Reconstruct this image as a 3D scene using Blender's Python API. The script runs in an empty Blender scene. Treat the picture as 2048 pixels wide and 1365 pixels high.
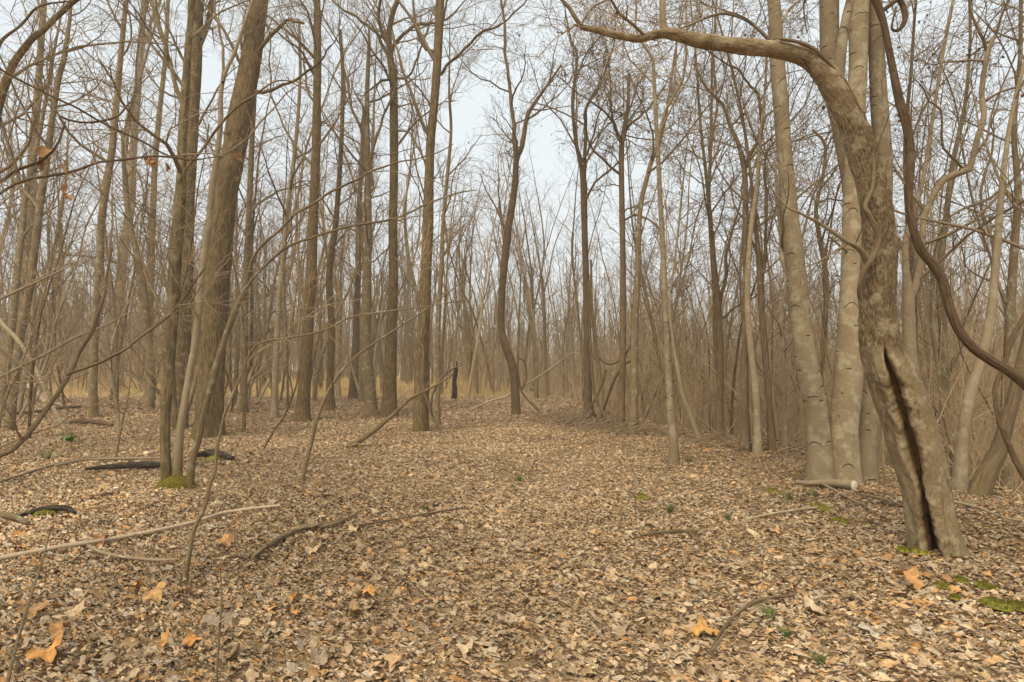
import bpy, math
import numpy as np

SC = bpy.context.scene
COL = SC.collection
# ------------------------------------------------------------------ camera
F = 1138.0                      # focal length in pixels of the 2048 px wide photograph
CX, CY = 1024.0, 682.5
PITCH = math.radians(2.7)
CAMZ = 1.5
cam_d = bpy.data.cameras.new('camera'); cam = bpy.data.objects.new('camera', cam_d); COL.objects.link(cam)
cam_d.sensor_width = 36.0; cam_d.lens = 36.0 * F / 2048.0
cam_d.clip_start = 0.05; cam_d.clip_end = 2000.0
cam.location = (0, 0, CAMZ); cam.rotation_euler = (math.radians(90) + PITCH, 0, 0)
SC.camera = cam
# ------------------------------------------------------------------ sky and sun
SUN_EL, SUN_AZ = math.radians(52), math.radians(205)      # azimuth clockwise from +Y: behind the camera, a little left
W = bpy.data.worlds.new('World'); SC.world = W; W.use_nodes = True
nt = W.node_tree; nt.nodes.clear()
sky = nt.nodes.new('ShaderNodeTexSky'); sky.sky_type = 'NISHITA'; sky.sun_disc = False
sky.sun_elevation = SUN_EL; sky.sun_rotation = SUN_AZ
sky.air_density = 1.0; sky.dust_density = 4.0; sky.ozone_density = 1.0
hs = nt.nodes.new('ShaderNodeHueSaturation'); hs.inputs['Saturation'].default_value = 0.30
tc = nt.nodes.new('ShaderNodeTexCoord')
cn = nt.nodes.new('ShaderNodeTexNoise'); cn.inputs['Scale'].default_value = 1.6; cn.inputs['Detail'].default_value = 4
cr = nt.nodes.new('ShaderNodeMapRange'); cr.inputs['From Min'].default_value = .3; cr.inputs['From Max'].default_value = .7
cr.inputs['To Min'].default_value = .95; cr.inputs['To Max'].default_value = 1.0
ov = nt.nodes.new('ShaderNodeMixRGB'); ov.blend_type = 'MIX'; ov.inputs[0].default_value = .80
ov.inputs[2].default_value = (7.1, 7.7, 8.0, 1)           # even overcast veil over the clear sky
mu = nt.nodes.new('ShaderNodeMixRGB'); mu.blend_type = 'MULTIPLY'; mu.inputs[0].default_value = 1
bg = nt.nodes.new('ShaderNodeBackground'); bg.inputs['Strength'].default_value = 0.069
wo = nt.nodes.new('ShaderNodeOutputWorld')
L = nt.links.new
L(sky.outputs[0], hs.inputs['Color']); L(hs.outputs[0], ov.inputs[1])
L(tc.outputs['Generated'], cn.inputs['Vector']); L(cn.outputs['Fac'], cr.inputs['Value'])
L(ov.outputs[0], mu.inputs[1]); L(cr.outputs[0], mu.inputs[2])
L(mu.outputs[0], bg.inputs['Color']); L(bg.outputs[0], wo.inputs['Surface'])
sun_d = bpy.data.lights.new('sun', 'SUN'); sun = bpy.data.objects.new('sun', sun_d); COL.objects.link(sun)
sun_d.energy = 1.5; sun_d.angle = math.radians(40); sun_d.color = (1.0, 0.86, 0.58)
sun.rotation_euler = (math.radians(90) - SUN_EL, 0, math.radians(180) - SUN_AZ)
sun.location = (0, 0, 40)
SC.view_settings.view_transform = 'Standard'; SC.view_settings.look = 'None'
SC.view_settings.exposure = 1.04; SC.view_settings.gamma = 1.0
SC.cycles.max_bounces = 5; SC.cycles.diffuse_bounces = 3
# ------------------------------------------------------------------ small tools
def nrm(v): return v / np.maximum(np.linalg.norm(v, axis=-1, keepdims=True), 1e-9)
def sst(x): x = np.clip(x, 0, 1); return x * x * (3 - 2 * x)
_T = np.random.default_rng(5).random((64, 64, 64)).astype(np.float32)
def noise(p):                                   # value noise, 0..1, p [...,3]
    p = np.asarray(p, float); i = np.floor(p).astype(int); f = p - i; f = f * f * (3 - 2 * f); r = 0
    for a in (0, 1):
        for b in (0, 1):
            for c in (0, 1):
                w = (f[..., 0] if a else 1 - f[..., 0]) * (f[..., 1] if b else 1 - f[..., 1]) * (f[..., 2] if c else 1 - f[..., 2])
                r = r + w * _T[(i[..., 0] + a) & 63, (i[..., 1] + b) & 63, (i[..., 2] + c) & 63]
    return r
def edge_x(y): return np.interp(y, [0, 5.8, 8.75, 11.8, 16.3, 22, 30, 45, 90], [6.0, 5.3, 4.9, 4.5, 3.0, 2.2, 1.5, -1, -6])
def hgt(x, y):
    x = np.asarray(x, float); y = np.asarray(y, float)
    h = .05 * np.sin(.55 * x + 1.0) * np.sin(.42 * y + .5) + .025 * np.sin(1.7 * x + .6 * y) * np.sin(1.1 * y - .5 * x)
    h = h * np.clip(np.hypot(x, y) / 8, .2, 1)
    s = x - edge_x(y)
    h = h + .045 * (noise(np.stack([x * 1.7 + 40, y * 1.7 + 40, 0 * x], -1)) - .5) + .030 * (noise(np.stack([x * 5 + 40, y * 5 + 40, 0 * x], -1)) - .5)
    h = h - 1.8 * sst(s / 7.5) + .10 * np.sin(1.3 * x) * np.sin(1.1 * y) * sst(s / 3)
    return h
def ray(px, py):
    dx = (px - CX) / F; dz = (CY - py) / F
    return np.array([dx, math.cos(PITCH) - dz * math.sin(PITCH), math.sin(PITCH) + dz * math.cos(PITCH)])
def at(px, py, Y):
    r = ray(px, py); t = Y / r[1]
    return np.array([0, 0, CAMZ]) + r * t, t
def gnd(px, py):
    r = ray(px, py); t = np.linspace(1.2, 90, 9000)
    P = np.array([0, 0, CAMZ]) + r[None] * t[:, None]
    k = np.argmax(P[:, 2] < hgt(P[:, 0], P[:, 1]))
    return P[k], t[k]
def screen(p):                                   # for wording the labels only
    d = np.array(p) - np.array([0, 0, CAMZ]); c, s = math.cos(PITCH), math.sin(PITCH)
    yy = d[1] * c + d[2] * s; zz = -d[1] * s + d[2] * c
    return CX + F * d[0] / yy, CY - F * zz / yy
def resample(P, R, step):
    P = np.asarray(P, float); R = np.asarray(R, float)
    n = len(P)
    Q = np.vstack([2 * P[0] - P[1], P, 2 * P[-1] - P[-2]])
    out, rad = [], []
    for i in range(n - 1):
        a, b, c, d = Q[i], Q[i + 1], Q[i + 2], Q[i + 3]
        m = max(1, int(round(np.linalg.norm(c - b) / step)))
        for t in np.arange(m) / m:
            out.append(.5 * ((2 * b) + (c - a) * t + (2 * a - 5 * b + 4 * c - d) * t * t + (3 * b - a - 3 * c + d) * t ** 3))
            rad.append(R[i] + (R[i + 1] - R[i]) * t)
    out.append(P[-1]); rad.append(R[-1])
    return np.array(out), np.array(rad)

def wob(P, amp, f=1.0):
    t = np.linspace(0, 1, len(P)); w = np.minimum(1, t * 8)[:, None]
    n1 = np.stack([noise(P * f * 1.6 + k * 7.3) for k in range(3)], -1) - .5; n2 = np.stack([noise(P * f * 6 + k * 5.1) for k in range(3)], -1) - .5
    return P + w * (amp * n1 * 1.6 + amp * .5 * n2)

class Geo:
    def __init__(s): s.v = []; s.f = []; s.n = 0; s.uv = []; s.bk = []; s.mi = []; s.col = []
    def raw(s, v, quads=None, tris=None, uv=None, bk=None, col=None, mi=0):
        v = np.asarray(v, np.float32).reshape(-1, 3)
        for q in (quads, tris):
            if q is not None and len(q):
                s.f.append(np.asarray(q, np.int32) + s.n); s.mi.append(np.full(len(q), mi, np.int32))
        s.v.append(v); m = len(v); s.n += m
        s.uv.append(np.zeros((m, 3), np.float32) if uv is None else np.asarray(uv, np.float32).reshape(-1, 3))
        s.bk.append(np.zeros((m, 4), np.float32) if bk is None else np.asarray(bk, np.float32).reshape(-1, 4))
        s.col.append(np.ones((m, 4), np.float32) if col is None else np.asarray(col, np.float32).reshape(-1, 4))
    def tubes(s, P, R, k=3, mi=0, bk=None):      # P [N,n,3], R [N,n]
        N, n, _ = P.shape
        if N == 0: return
        T = np.empty_like(P); T[:, 1:-1] = P[:, 2:] - P[:, :-2]; T[:, 0] = P[:, 1] - P[:, 0]; T[:, -1] = P[:, -1] - P[:, -2]
        T = nrm(T); m = nrm(P[:, -1] - P[:, 0])
        ref = np.where(np.abs(m[:, 1:2]) < .8, np.array([[0., 1, 0]]), np.array([[1., 0, 0]]))[:, None, :]
        U = nrm(ref - (ref * T).sum(-1, keepdims=True) * T); V = np.cross(T, U)
        th = np.arange(k) * 2 * math.pi / k
        ring = U[:, :, None, :] * np.cos(th)[None, None, :, None] + V[:, :, None, :] * np.sin(th)[None, None, :, None]
        X = P[:, :, None, :] + ring * R[:, :, None, None]
        base = (np.arange(N) * n * k)[:, None, None]; j = (np.arange(n - 1) * k)[None, :, None]; a = np.arange(k)[None, None, :]; b = (a + 1) % k
        q = np.stack([base + j + a, base + j + b, base + j + k + b, base + j + k + a], -1).reshape(-1, 4)
        s.raw(X, quads=q, uv=X, mi=mi, bk=None if bk is None else np.tile(np.array(bk, np.float32), (N * n * k, 1)))
    def build(s, name, mats, parent=None, loc=None, smooth=True):
        me = bpy.data.meshes.new(name)
        v = np.concatenate(s.v)
        if loc is not None: v = v - np.asarray(loc, np.float32)
        me.vertices.add(len(v)); me.vertices.foreach_set('co', v.astype(np.float32).ravel())
        cnt = np.concatenate([np.full(len(f), f.shape[1], np.int32) for f in s.f])
        lo = np.concatenate([f.ravel() for f in s.f]).astype(np.int32)
        me.loops.add(len(lo)); me.loops.foreach_set('vertex_index', lo)
        me.polygons.add(len(cnt)); me.polygons.foreach_set('loop_start', np.concatenate([[0], np.cumsum(cnt)[:-1]]).astype(np.int32))
        me.polygons.foreach_set('material_index', np.concatenate(s.mi))
        me.polygons.foreach_set('use_smooth', np.full(len(cnt), smooth, bool))
        a = me.attributes.new('bco', 'FLOAT_VECTOR', 'POINT'); a.data.foreach_set('vector', np.concatenate(s.uv).ravel())
        a = me.attributes.new('bk', 'FLOAT_COLOR', 'POINT'); a.data.foreach_set('color', np.concatenate(s.bk).ravel())
        a = me.attributes.new('col', 'FLOAT_COLOR', 'POINT'); a.data.foreach_set('color', np.concatenate(s.col).ravel())
        me.update(calc_edges=True)
        for m in (mats if isinstance(mats, (list, tuple)) else [mats]): me.materials.append(m)
        o = bpy.data.objects.new(name, me); COL.objects.link(o)
        if loc is not None and parent is None: o.location = [float(c) for c in loc]
        if parent is not None: o.parent = parent
        return o

def tag(o, label=None, cat=None, group=None, kind=None):
    if label: o['label'] = label
    if cat: o['category'] = cat
    if group: o['group'] = group
    if kind: o['kind'] = kind
    return o
def empty(name, loc, label, cat, group=None):
    o = bpy.data.objects.new(name, None); COL.objects.link(o); o.location = [float(c) for c in loc]; o.empty_display_size = .2
    return tag(o, label, cat, group)

# ------------------------------------------------------------------ materials
def mat(name):
    m = bpy.data.materials.new(name); m.use_nodes = True; n = m.node_tree.nodes; n.clear()
    b = n.new('ShaderNodeBsdfPrincipled'); o = n.new('ShaderNodeOutputMaterial'); m.node_tree.links.new(b.outputs[0], o.inputs[0])
    b.inputs['Roughness'].default_value = .9; b.inputs['Specular IOR Level'].default_value = .2
    return m, m.node_tree, b
class N:
    def __init__(s, nt): s.nt = nt
    def new(s, t, **k):
        n = s.nt.nodes.new(t)
        for a, b in k.items(): setattr(n, a, b)
        return n
    def set(s, inp, v):
        if hasattr(v, 'is_output') or isinstance(v, bpy.types.NodeSocket): s.nt.links.new(v, inp)
        else: inp.default_value = v
    def math(s, op, a, b=0.0, c=None, clamp=False):
        n = s.new('ShaderNodeMath', operation=op); n.use_clamp = clamp; s.set(n.inputs[0], a); s.set(n.inputs[1], b)
        if c is not None: s.set(n.inputs[2], c)
        return n.outputs[0]
    def mix(s, f, a, b, mode='MIX'):
        n = s.new('ShaderNodeMixRGB', blend_type=mode); s.set(n.inputs[0], f); s.set(n.inputs[1], a); s.set(n.inputs[2], b); return n.outputs[0]
    def noise(s, vec, scale, detail=3, rough=.55, stretch=None):
        if stretch:
            m = s.new('ShaderNodeMapping'); m.inputs['Scale'].default_value = stretch; s.set(m.inputs['Vector'], vec); vec = m.outputs[0]
        n = s.new('ShaderNodeTexNoise'); s.set(n.inputs['Vector'], vec); n.inputs['Scale'].default_value = scale
        n.inputs['Detail'].default_value = detail; n.inputs['Roughness'].default_value = rough; return n.outputs['Fac']
    def ramp(s, f, lo, hi, a=0.0, b=1.0):
        n = s.new('ShaderNodeMapRange'); n.clamp = True; s.set(n.inputs['Value'], f)
        n.inputs['From Min'].default_value = lo; n.inputs['From Max'].default_value = hi
        s.set(n.inputs['To Min'], a); s.set(n.inputs['To Max'], b); return n.outputs[0]
    def attr(s, name): return s.new('ShaderNodeAttribute', attribute_name=name)
def c4(r, g, b): return (r, g, b, 1.0)

def bark(name, light, dark, furrow=1.0, scars=0.0, lichen=0.0, lich_col=(.36, .36, .27), fs=34, fz=.13):
    """bco = (x,y round the stem, z along it) in metres; bk = (rough, moss, cavity, -)"""
    m, nt, b = mat(name); n = N(nt)
    co = n.attr('bco').outputs['Vector']; bk = n.new('ShaderNodeSeparateColor'); nt.links.new(n.attr('bk').outputs['Color'], bk.inputs[0])
    rnd = n.new('ShaderNodeObjectInfo').outputs['Random']
    rough = n.math('ADD', bk.outputs[0], furrow, clamp=True)
    big = n.noise(co, 2.2, 3); fine = n.noise(co, 60, 3, .6)
    fur = n.noise(co, fs, 5, .65, (1, 1, fz)); ring = n.noise(co, 34, 4, .7, (.5, .5, 2.4))
    fur2 = n.ramp(fur, .34, .62)
    col = n.mix(n.ramp(big, .3, .7), c4(*[x * .82 for x in light]), c4(*[min(1, x * 1.12) for x in light]))
    tone = n.mix(n.math('MULTIPLY', rough, n.math('SUBTRACT', 1.0, fur2)), col, c4(*dark))
    rg = n.ramp(ring, .36, .62, .88, 1.04)
    tone = n.mix(n.math('SUBTRACT', 1.0, rough, clamp=True), tone, n.mix(1.0, tone, rg, 'MULTIPLY'))
    tone = n.mix(.45, tone, n.mix(1.0, tone, n.ramp(fine, .3, .7, .72, 1.25), 'MULTIPLY'))
    h = n.math('ADD', n.math('MULTIPLY', fur2, rough), n.math('MULTIPLY', n.math('ADD', ring, fine), .30))
    if lichen:
        lm = n.ramp(n.noise(co, 7, 4, .65), .60 - .1 * lichen, .68 - .06 * lichen)
        tone = n.mix(n.math('MULTIPLY', lm, .75), tone, c4(*lich_col))
    if scars:
        u = n.new('ShaderNodeSeparateXYZ'); nt.links.new(n.attr('col').outputs['Vector'], u.inputs[0])
        cell = n.new('ShaderNodeCombineXYZ'); n.set(cell.inputs[0], n.math('MULTIPLY', u.outputs[0], 3.6)); n.set(cell.inputs[1], n.math('MULTIPLY', u.outputs[1], 4.0))
        vo = n.new('ShaderNodeTexVoronoi'); vo.voronoi_dimensions = '2D'; vo.inputs['Scale'].default_value = 1.0; nt.links.new(cell.outputs[0], vo.inputs['Vector'])
        d = n.new('ShaderNodeVectorMath', operation='SUBTRACT'); nt.links.new(cell.outputs[0], d.inputs[0]); nt.links.new(vo.outputs['Position'], d.inputs[1])
        dd = n.new('ShaderNodeSeparateXYZ'); nt.links.new(d.outputs[0], dd.inputs[0])
        cc = n.new('ShaderNodeSeparateColor'); nt.links.new(vo.outputs['Color'], cc.inputs[0])
        hw = n.ramp(cc.outputs[0], 0, 1, .05, .40)
        arc = n.math('ADD', dd.outputs[1], n.math('MULTIPLY', n.math('MULTIPLY', dd.outputs[0], dd.outputs[0]), n.ramp(cc.outputs[1], 0, 1, .6, 3.4)))
        ms = n.math('SUBTRACT', 1.0, n.math('DIVIDE', n.math('ABSOLUTE', arc), .055), clamp=True)
        mw = n.math('SUBTRACT', 1.0, n.ramp(n.math('DIVIDE', n.math('ABSOLUTE', dd.outputs[0]), hw), .6, 1.0))
        keep = n.math('GREATER_THAN', cc.outputs[2], .12)
        ms = n.math('MULTIPLY', n.math('MULTIPLY', ms, mw), n.math('MULTIPLY', keep, scars))
        tone = n.mix(n.math('MULTIPLY', ms, .62), tone, c4(.05, .036, .022)); h = n.math('SUBTRACT', h, n.math('MULTIPLY', ms, 1.5))
    # moss at the foot and on one side
    mm = n.math('MULTIPLY', bk.outputs[1], n.ramp(n.noise(co, 14, 3), .36, .54))
    tone = n.mix(mm, tone, c4(.15, .115, .02))
    # opened wood inside a hollow
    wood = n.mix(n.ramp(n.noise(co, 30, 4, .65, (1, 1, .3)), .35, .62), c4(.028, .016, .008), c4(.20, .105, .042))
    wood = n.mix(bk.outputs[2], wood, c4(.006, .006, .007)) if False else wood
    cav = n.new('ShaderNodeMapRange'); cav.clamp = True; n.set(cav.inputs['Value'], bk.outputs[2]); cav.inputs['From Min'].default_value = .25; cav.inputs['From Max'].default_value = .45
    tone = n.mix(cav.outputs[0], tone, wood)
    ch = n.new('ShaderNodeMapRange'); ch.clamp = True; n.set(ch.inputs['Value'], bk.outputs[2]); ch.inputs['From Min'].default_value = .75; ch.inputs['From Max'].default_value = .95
    tone = n.mix(ch.outputs[0], tone, c4(.008, .008, .009))  # near-black foot of the hollow: char plus the shade of its depth, as colour
    var = n.ramp(rnd, 0, 1, .80, 1.16)
    tone = n.mix(1.0, tone, var, 'MULTIPLY')
    n.set(b.inputs['Base Color'], tone)
    bp = n.new('ShaderNodeBump'); bp.inputs['Strength'].default_value = .8; bp.inputs['Distance'].default_value = .012
    n.set(bp.inputs['Height'], h); nt.links.new(bp.outputs[0], b.inputs['Normal'])
    return m
M = {}
M['brown'] = bark('bark_brown', (.270, .190, .100), (.092, .062, .030), 1.0, 0, 0, fs=38, fz=.16)
M['grey'] = bark('bark_grey', (.265, .190, .108), (.105, .072, .038), .55, .0, .5)
M['lichen'] = bark('bark_lichen', (.285, .208, .112), (.095, .065, .034), .9, .0, .7, (.35, .285, .165))
M['beech'] = bark('bark_beech', (.265, .200, .122), (.15, .10, .055), 0.05, 1.0, 1.1, (.36, .305, .205))
M['hollow'] = bark('bark_hollow', (.275, .198, .112), (.085, .056, .028), 0.28, 0, .9, (.37, .30, .19), fs=80, fz=.30)
M['dark'] = bark('bark_dark', (.215, .150, .088), (.090, .062, .035), .8, 0, 0)
M['vine'] = bark('bark_vine', (.225, .145, .080), (.080, .048, .026), 1.0, 0, .4, (.24, .18, .11), fs=120, fz=.08)
M['pale'] = bark('bark_pale', (.36, .275, .175), (.16, .11, .065), .25, 0, .6, (.42, .36, .24))
M['char_dark'] = bark('bark_charred', (.075, .058, .042), (.022, .018, .015), .8, 0, .5, (.14, .12, .04))
M['peeled'] = bark('peeled_wood', (.52, .40, .27), (.28, .19, .11), .15, 0, 0)

def simple(name, color, rough=.85, var=.25, attr=None, trans=0.0):
    m, nt, b = mat(name); n = N(nt)
    g = n.new('ShaderNodeNewGeometry').outputs['Position']
    base = n.attr(attr).outputs['Color'] if attr else c4(*color)
    f = n.ramp(n.noise(g, 45, 3), .3, .7, 1 - var, 1 + var)
    rnd = n.ramp(n.new('ShaderNodeObjectInfo').outputs['Random'], 0, 1, .82, 1.15)
    n.set(b.inputs['Base Color'], n.mix(1.0, n.mix(1.0, base, f, 'MULTIPLY'), rnd if not attr else c4(1, 1, 1), 'MULTIPLY'))
    b.inputs['Roughness'].default_value = rough
    return m
M['twig'] = simple('twig_bark', (.245, .178, .110))
M['twig_tan'] = simple('twig_tan', (.37, .262, .148))
M['stem_tan'] = simple('pale_stem', (.54, .39, .225))
M['leaf'] = simple('dead_leaf', (1, 1, 1), .75, .22, 'col')
M['moss'] = simple('moss', (.185, .17, .024), .95, .6)
M['foot_moss'] = simple('foot_moss', (.13, .105, .012), .95, .45)
M['grass'] = simple('green_grass', (.15, .19, .06), .7, .3)
M['straw'] = simple('dry_grass', (.62, .44, .21), .9, .25)
M['cutwood'] = simple('cut_wood_end', (.60, .52, .40), .8, .15)

# ground
def ground_mat():
    m, nt, b = mat('leaf_litter_soil'); n = N(nt)
    g = n.new('ShaderNodeNewGeometry').outputs['Position']
    vo = n.new('ShaderNodeTexVoronoi'); vo.inputs['Scale'].default_value = 13; n.set(vo.inputs['Vector'], g)
    cr = n.new('ShaderNodeValToRGB'); e = cr.color_ramp.elements
    e[0].position = 0; e[0].color = c4(.20, .130, .070); e[1].position = 1; e[1].color = c4(.36, .25, .150)
    for p, c in ((.3, (.20, .135, .080)), (.6, (.28, .195, .120)), (.8, (.33, .20, .09))):
        x = e.new(p); x.color = c4(*c)
    s = n.new('ShaderNodeSeparateColor'); nt.links.new(vo.outputs['Color'], s.inputs[0]); nt.links.new(s.outputs[0], cr.inputs[0])
    big = n.ramp(n.noise(g, .35, 4), .3, .7, .82, 1.12)
    col = n.mix(1.0, cr.outputs[0], big, 'MULTIPLY')
    xy = n.new('ShaderNodeSeparateXYZ'); n.set(xy.inputs[0], g)
    far = n.math('MULTIPLY', n.ramp(xy.outputs[1], 27, 34), n.ramp(n.math('ADD', xy.outputs[0], n.math('MULTIPLY', n.noise(g, .2), 8)), 6, 0))
    col = n.mix(far, col, n.mix(n.noise(g, 1.5), c4(.52, .36, .17), c4(.66, .48, .25)))
    n.set(b.inputs['Base Color'], col)
    bp = n.new('ShaderNodeBump'); bp.inputs['Strength'].default_value = .7; bp.inputs['Distance'].default_value = .03
    n.set(bp.inputs['Height'], n.math('ADD', s.outputs[1], n.noise(g, 40))); nt.links.new(bp.outputs[0], b.inputs['Normal'])
    return m
M['ground'] = ground_mat()

# ------------------------------------------------------------------ ground sheet
def grid_axis(fine, far, st):
    a = list(np.arange(-fine, fine + 1e-6, st)); x = fine; s = st
    pos = []
    while x < far: s *= 1.3; x += s; pos.append(x)
    return np.array([-p for p in pos[::-1]] + a + pos)
gx = grid_axis(22, 260, .12); gy = grid_axis(20, 260, .12) + 18
X, Y = np.meshgrid(gx, gy); Z = hgt(X, Y)
g = Geo(); nx, ny = len(gx), len(gy)
ii = (np.arange(ny - 1)[:, None] * nx + np.arange(nx - 1)[None]).ravel()
g.raw(np.stack([X, Y, Z], -1), quads=np.stack([ii, ii + 1, ii + nx + 1, ii + nx], -1))
tag(g.build('ground', M['ground']), kind='structure')

# ------------------------------------------------------------------ leaves
def outline(kind, n):
    th = np.arange(n) * 2 * math.pi / n
    if kind == 0:   r = .5 * (1 - .42 * np.abs(np.sin(th))) * (1 + .04 * np.sin(5 * th))                       # oval
    elif kind == 1: r = .33 + .17 * np.abs(np.cos(2.5 * th)) ** 1.4 + .04 * np.cos(th)                           # five lobes
    elif kind == 2: r = .50 * (1 - .50 * np.abs(np.sin(th))) * (1 + .17 * np.cos(7 * th))                       # wavy lobed
    else:           r = .40 + .12 * np.cos(3 * th + .4) + .05 * np.sin(8 * th)                                    # torn
    return th, r
PAL = np.array([[.42, .305, .195], [.49, .355, .22], [.36, .275, .180], [.28, .185, .100], [.46, .285, .135],
                [.17, .11, .06], [.38, .32, .245], [.53, .395, .245], [.46, .25, .095], [.35, .19, .08]])
def leaf_field(g, rng, x, y, size, n, rings, orange, tilt=.42, curl=1.0, lift=.028, colors=None, z=None, wp=None):
    m = len(x); kinds = rng.integers(0, 4, m)
    rr = np.stack([outline(k, n)[1] for k in range(4)])[kinds]; th = outline(0, n)[0]
    rr = rr * (1 + .20 * rng.standard_normal((m, n))); asp = np.where(rng.random(m) < .62, .26 + .4 * rng.random(m), .75 + .3 * rng.random(m))[:, None]
    rad = np.array([1.0] if rings == 1 else [.55, 1.0])
    u = (rr * np.cos(th))[:, None, :] * rad[None, :, None]; v = (rr * np.sin(th))[:, None, :] * rad[None, :, None]
    u = np.concatenate([np.zeros((m, 1)), u.reshape(m, -1)], 1) * size[:, None]
    v = np.concatenate([np.zeros((m, 1)), v.reshape(m, -1)], 1) * size[:, None] * (asp if colors is None else 1)
    a = rng.random(m) * math.pi; ca, sa = np.cos(a)[:, None], np.sin(a)[:, None]
    p = u * ca + v * sa; q = -u * sa + v * ca
    kap = curl * rng.normal(0, 1, m)[:, None] * 9.0 * .075 / size[:, None]
    kap = np.clip(kap, -2.2 / size[:, None], 2.2 / size[:, None]); kk = np.where(np.abs(kap) < 1e-3, 1e-3, kap)
    w = (1 - np.cos(p * kk)) / kk; p = np.sin(p * kk) / kk
    w = w + .12 * size[:, None] * np.sin(q / size[:, None] * 9 + rng.random((m, 1)) * 6) * rng.random((m, 1))
    loc = np.stack([p * ca - q * sa, p * sa + q * ca, w], -1)
    nz = np.stack([rng.normal(0, tilt, m), rng.normal(0, tilt, m), np.ones(m)], -1); nz = nrm(nz)
    ax = nrm(np.cross(nz, np.tile([[.3, .9, .1]], (m, 1)))); ay = np.cross(nz, ax)
    if z is None: z = hgt(x, y) + lift * rng.random(m) + .004
    Wd = loc[..., 0:1] * ax[:, None] + loc[..., 1:2] * ay[:, None] + loc[..., 2:3] * nz[:, None] + np.stack([x, y, z], -1)[:, None]
    k = 1 + n * rings; b = (np.arange(m) * k)[:, None]; j = np.arange(n)[None]; j2 = (j + 1) % n
    tr = np.stack([b + 0 * j, b + 1 + j, b + 1 + j2], -1).reshape(-1, 3)
    qd = None
    if rings == 2: qd = np.stack([b + 1 + j, b + 1 + n + j, b + 1 + n + j2, b + 1 + j2], -1).reshape(-1, 4)
    if colors is None:
        pr = np.array([.17, .13, .15, .13, .11, .08, .11, .05, .04, .03]); pr = pr / pr.sum()
        c = PAL[rng.choice(10, m, p=pr)] * (1 + .13 * rng.standard_normal((m, 1)))
        pq = np.stack([x * .45 + 30, y * .45 + 30, 0 * x], -1); dr = noise(pq) + .5 * noise(pq * 3.1) - .75; c = c * (1 + .55 * dr[:, None] * np.array([1, 1.05, 1.1]))
        pth = np.exp(-((x - .4) / (1.2 + .12 * y)) ** 2)[:, None]; c = c * (1 - .45 * pth) + .45 * pth * (c * .5 + np.array([.42, .30, .185]) * .55)
        og = rng.random(m) < orange; c[og] = np.array([.46, .235, .085]) * (.6 + .6 * rng.random((og.sum(), 1)))
    else: c = colors
    c = np.clip(c * (1.08 if colors is None else 1), .02, .8)
    cc = np.repeat(c[:, None, :], k, 1) * (1 + .10 * rng.standard_normal((m, k, 1)))
    g.raw(Wd, quads=qd, tris=tr, col=np.concatenate([cc, np.ones((m, k, 1))], -1))
def scatter(rng, y0, y1, dens, side=1.06, pad=1.4):
    area = side * (y1 ** 2 - y0 ** 2) + 2 * pad * (y1 - y0); m = int(area * dens)
    y = np.sqrt(rng.random(m) * (y1 ** 2 - y0 ** 2) + y0 ** 2); x = (rng.random(m) * 2 - 1) * (side * y + pad)
    return x, y
rng = np.random.default_rng(11)
g = Geo()
x, y = scatter(rng, 1.6, 6.8, 620); s = np.clip(rng.lognormal(math.log(.047), .42, len(x)), .025, .14)
leaf_field(g, rng, x, y, s, 12, 2, .03, .50, 2.2, .034)
x, y = scatter(rng, 1.6, 6.8, 3000); s = np.clip(rng.lognormal(math.log(.027), .42, len(x)), .012, .08)
leaf_field(g, rng, x, y, s, 8, 1, .02, .62, 2.3, .036)
x, y = scatter(rng, 6.8, 16, 1300); s = np.clip(rng.lognormal(math.log(.034), .40, len(x)), .02, .11)
leaf_field(g, rng, x, y, s, 6, 1, .03, .6, 2.0, .034)
x, y = scatter(rng, 16, 42, 170); s = np.clip(rng.lognormal(math.log(.065), .3, len(x)), .05, .2)
keep = ~((y > 29) & (x < 1)); leaf_field(g, rng, x[keep], y[keep], s[keep], 5, 1, .05, .45, .7, .05)
tag(g.build('leaf_litter', M['leaf'], smooth=False), 'brown and tan fallen leaves covering the forest floor', 'leaf litter', kind='stuff')

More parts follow.
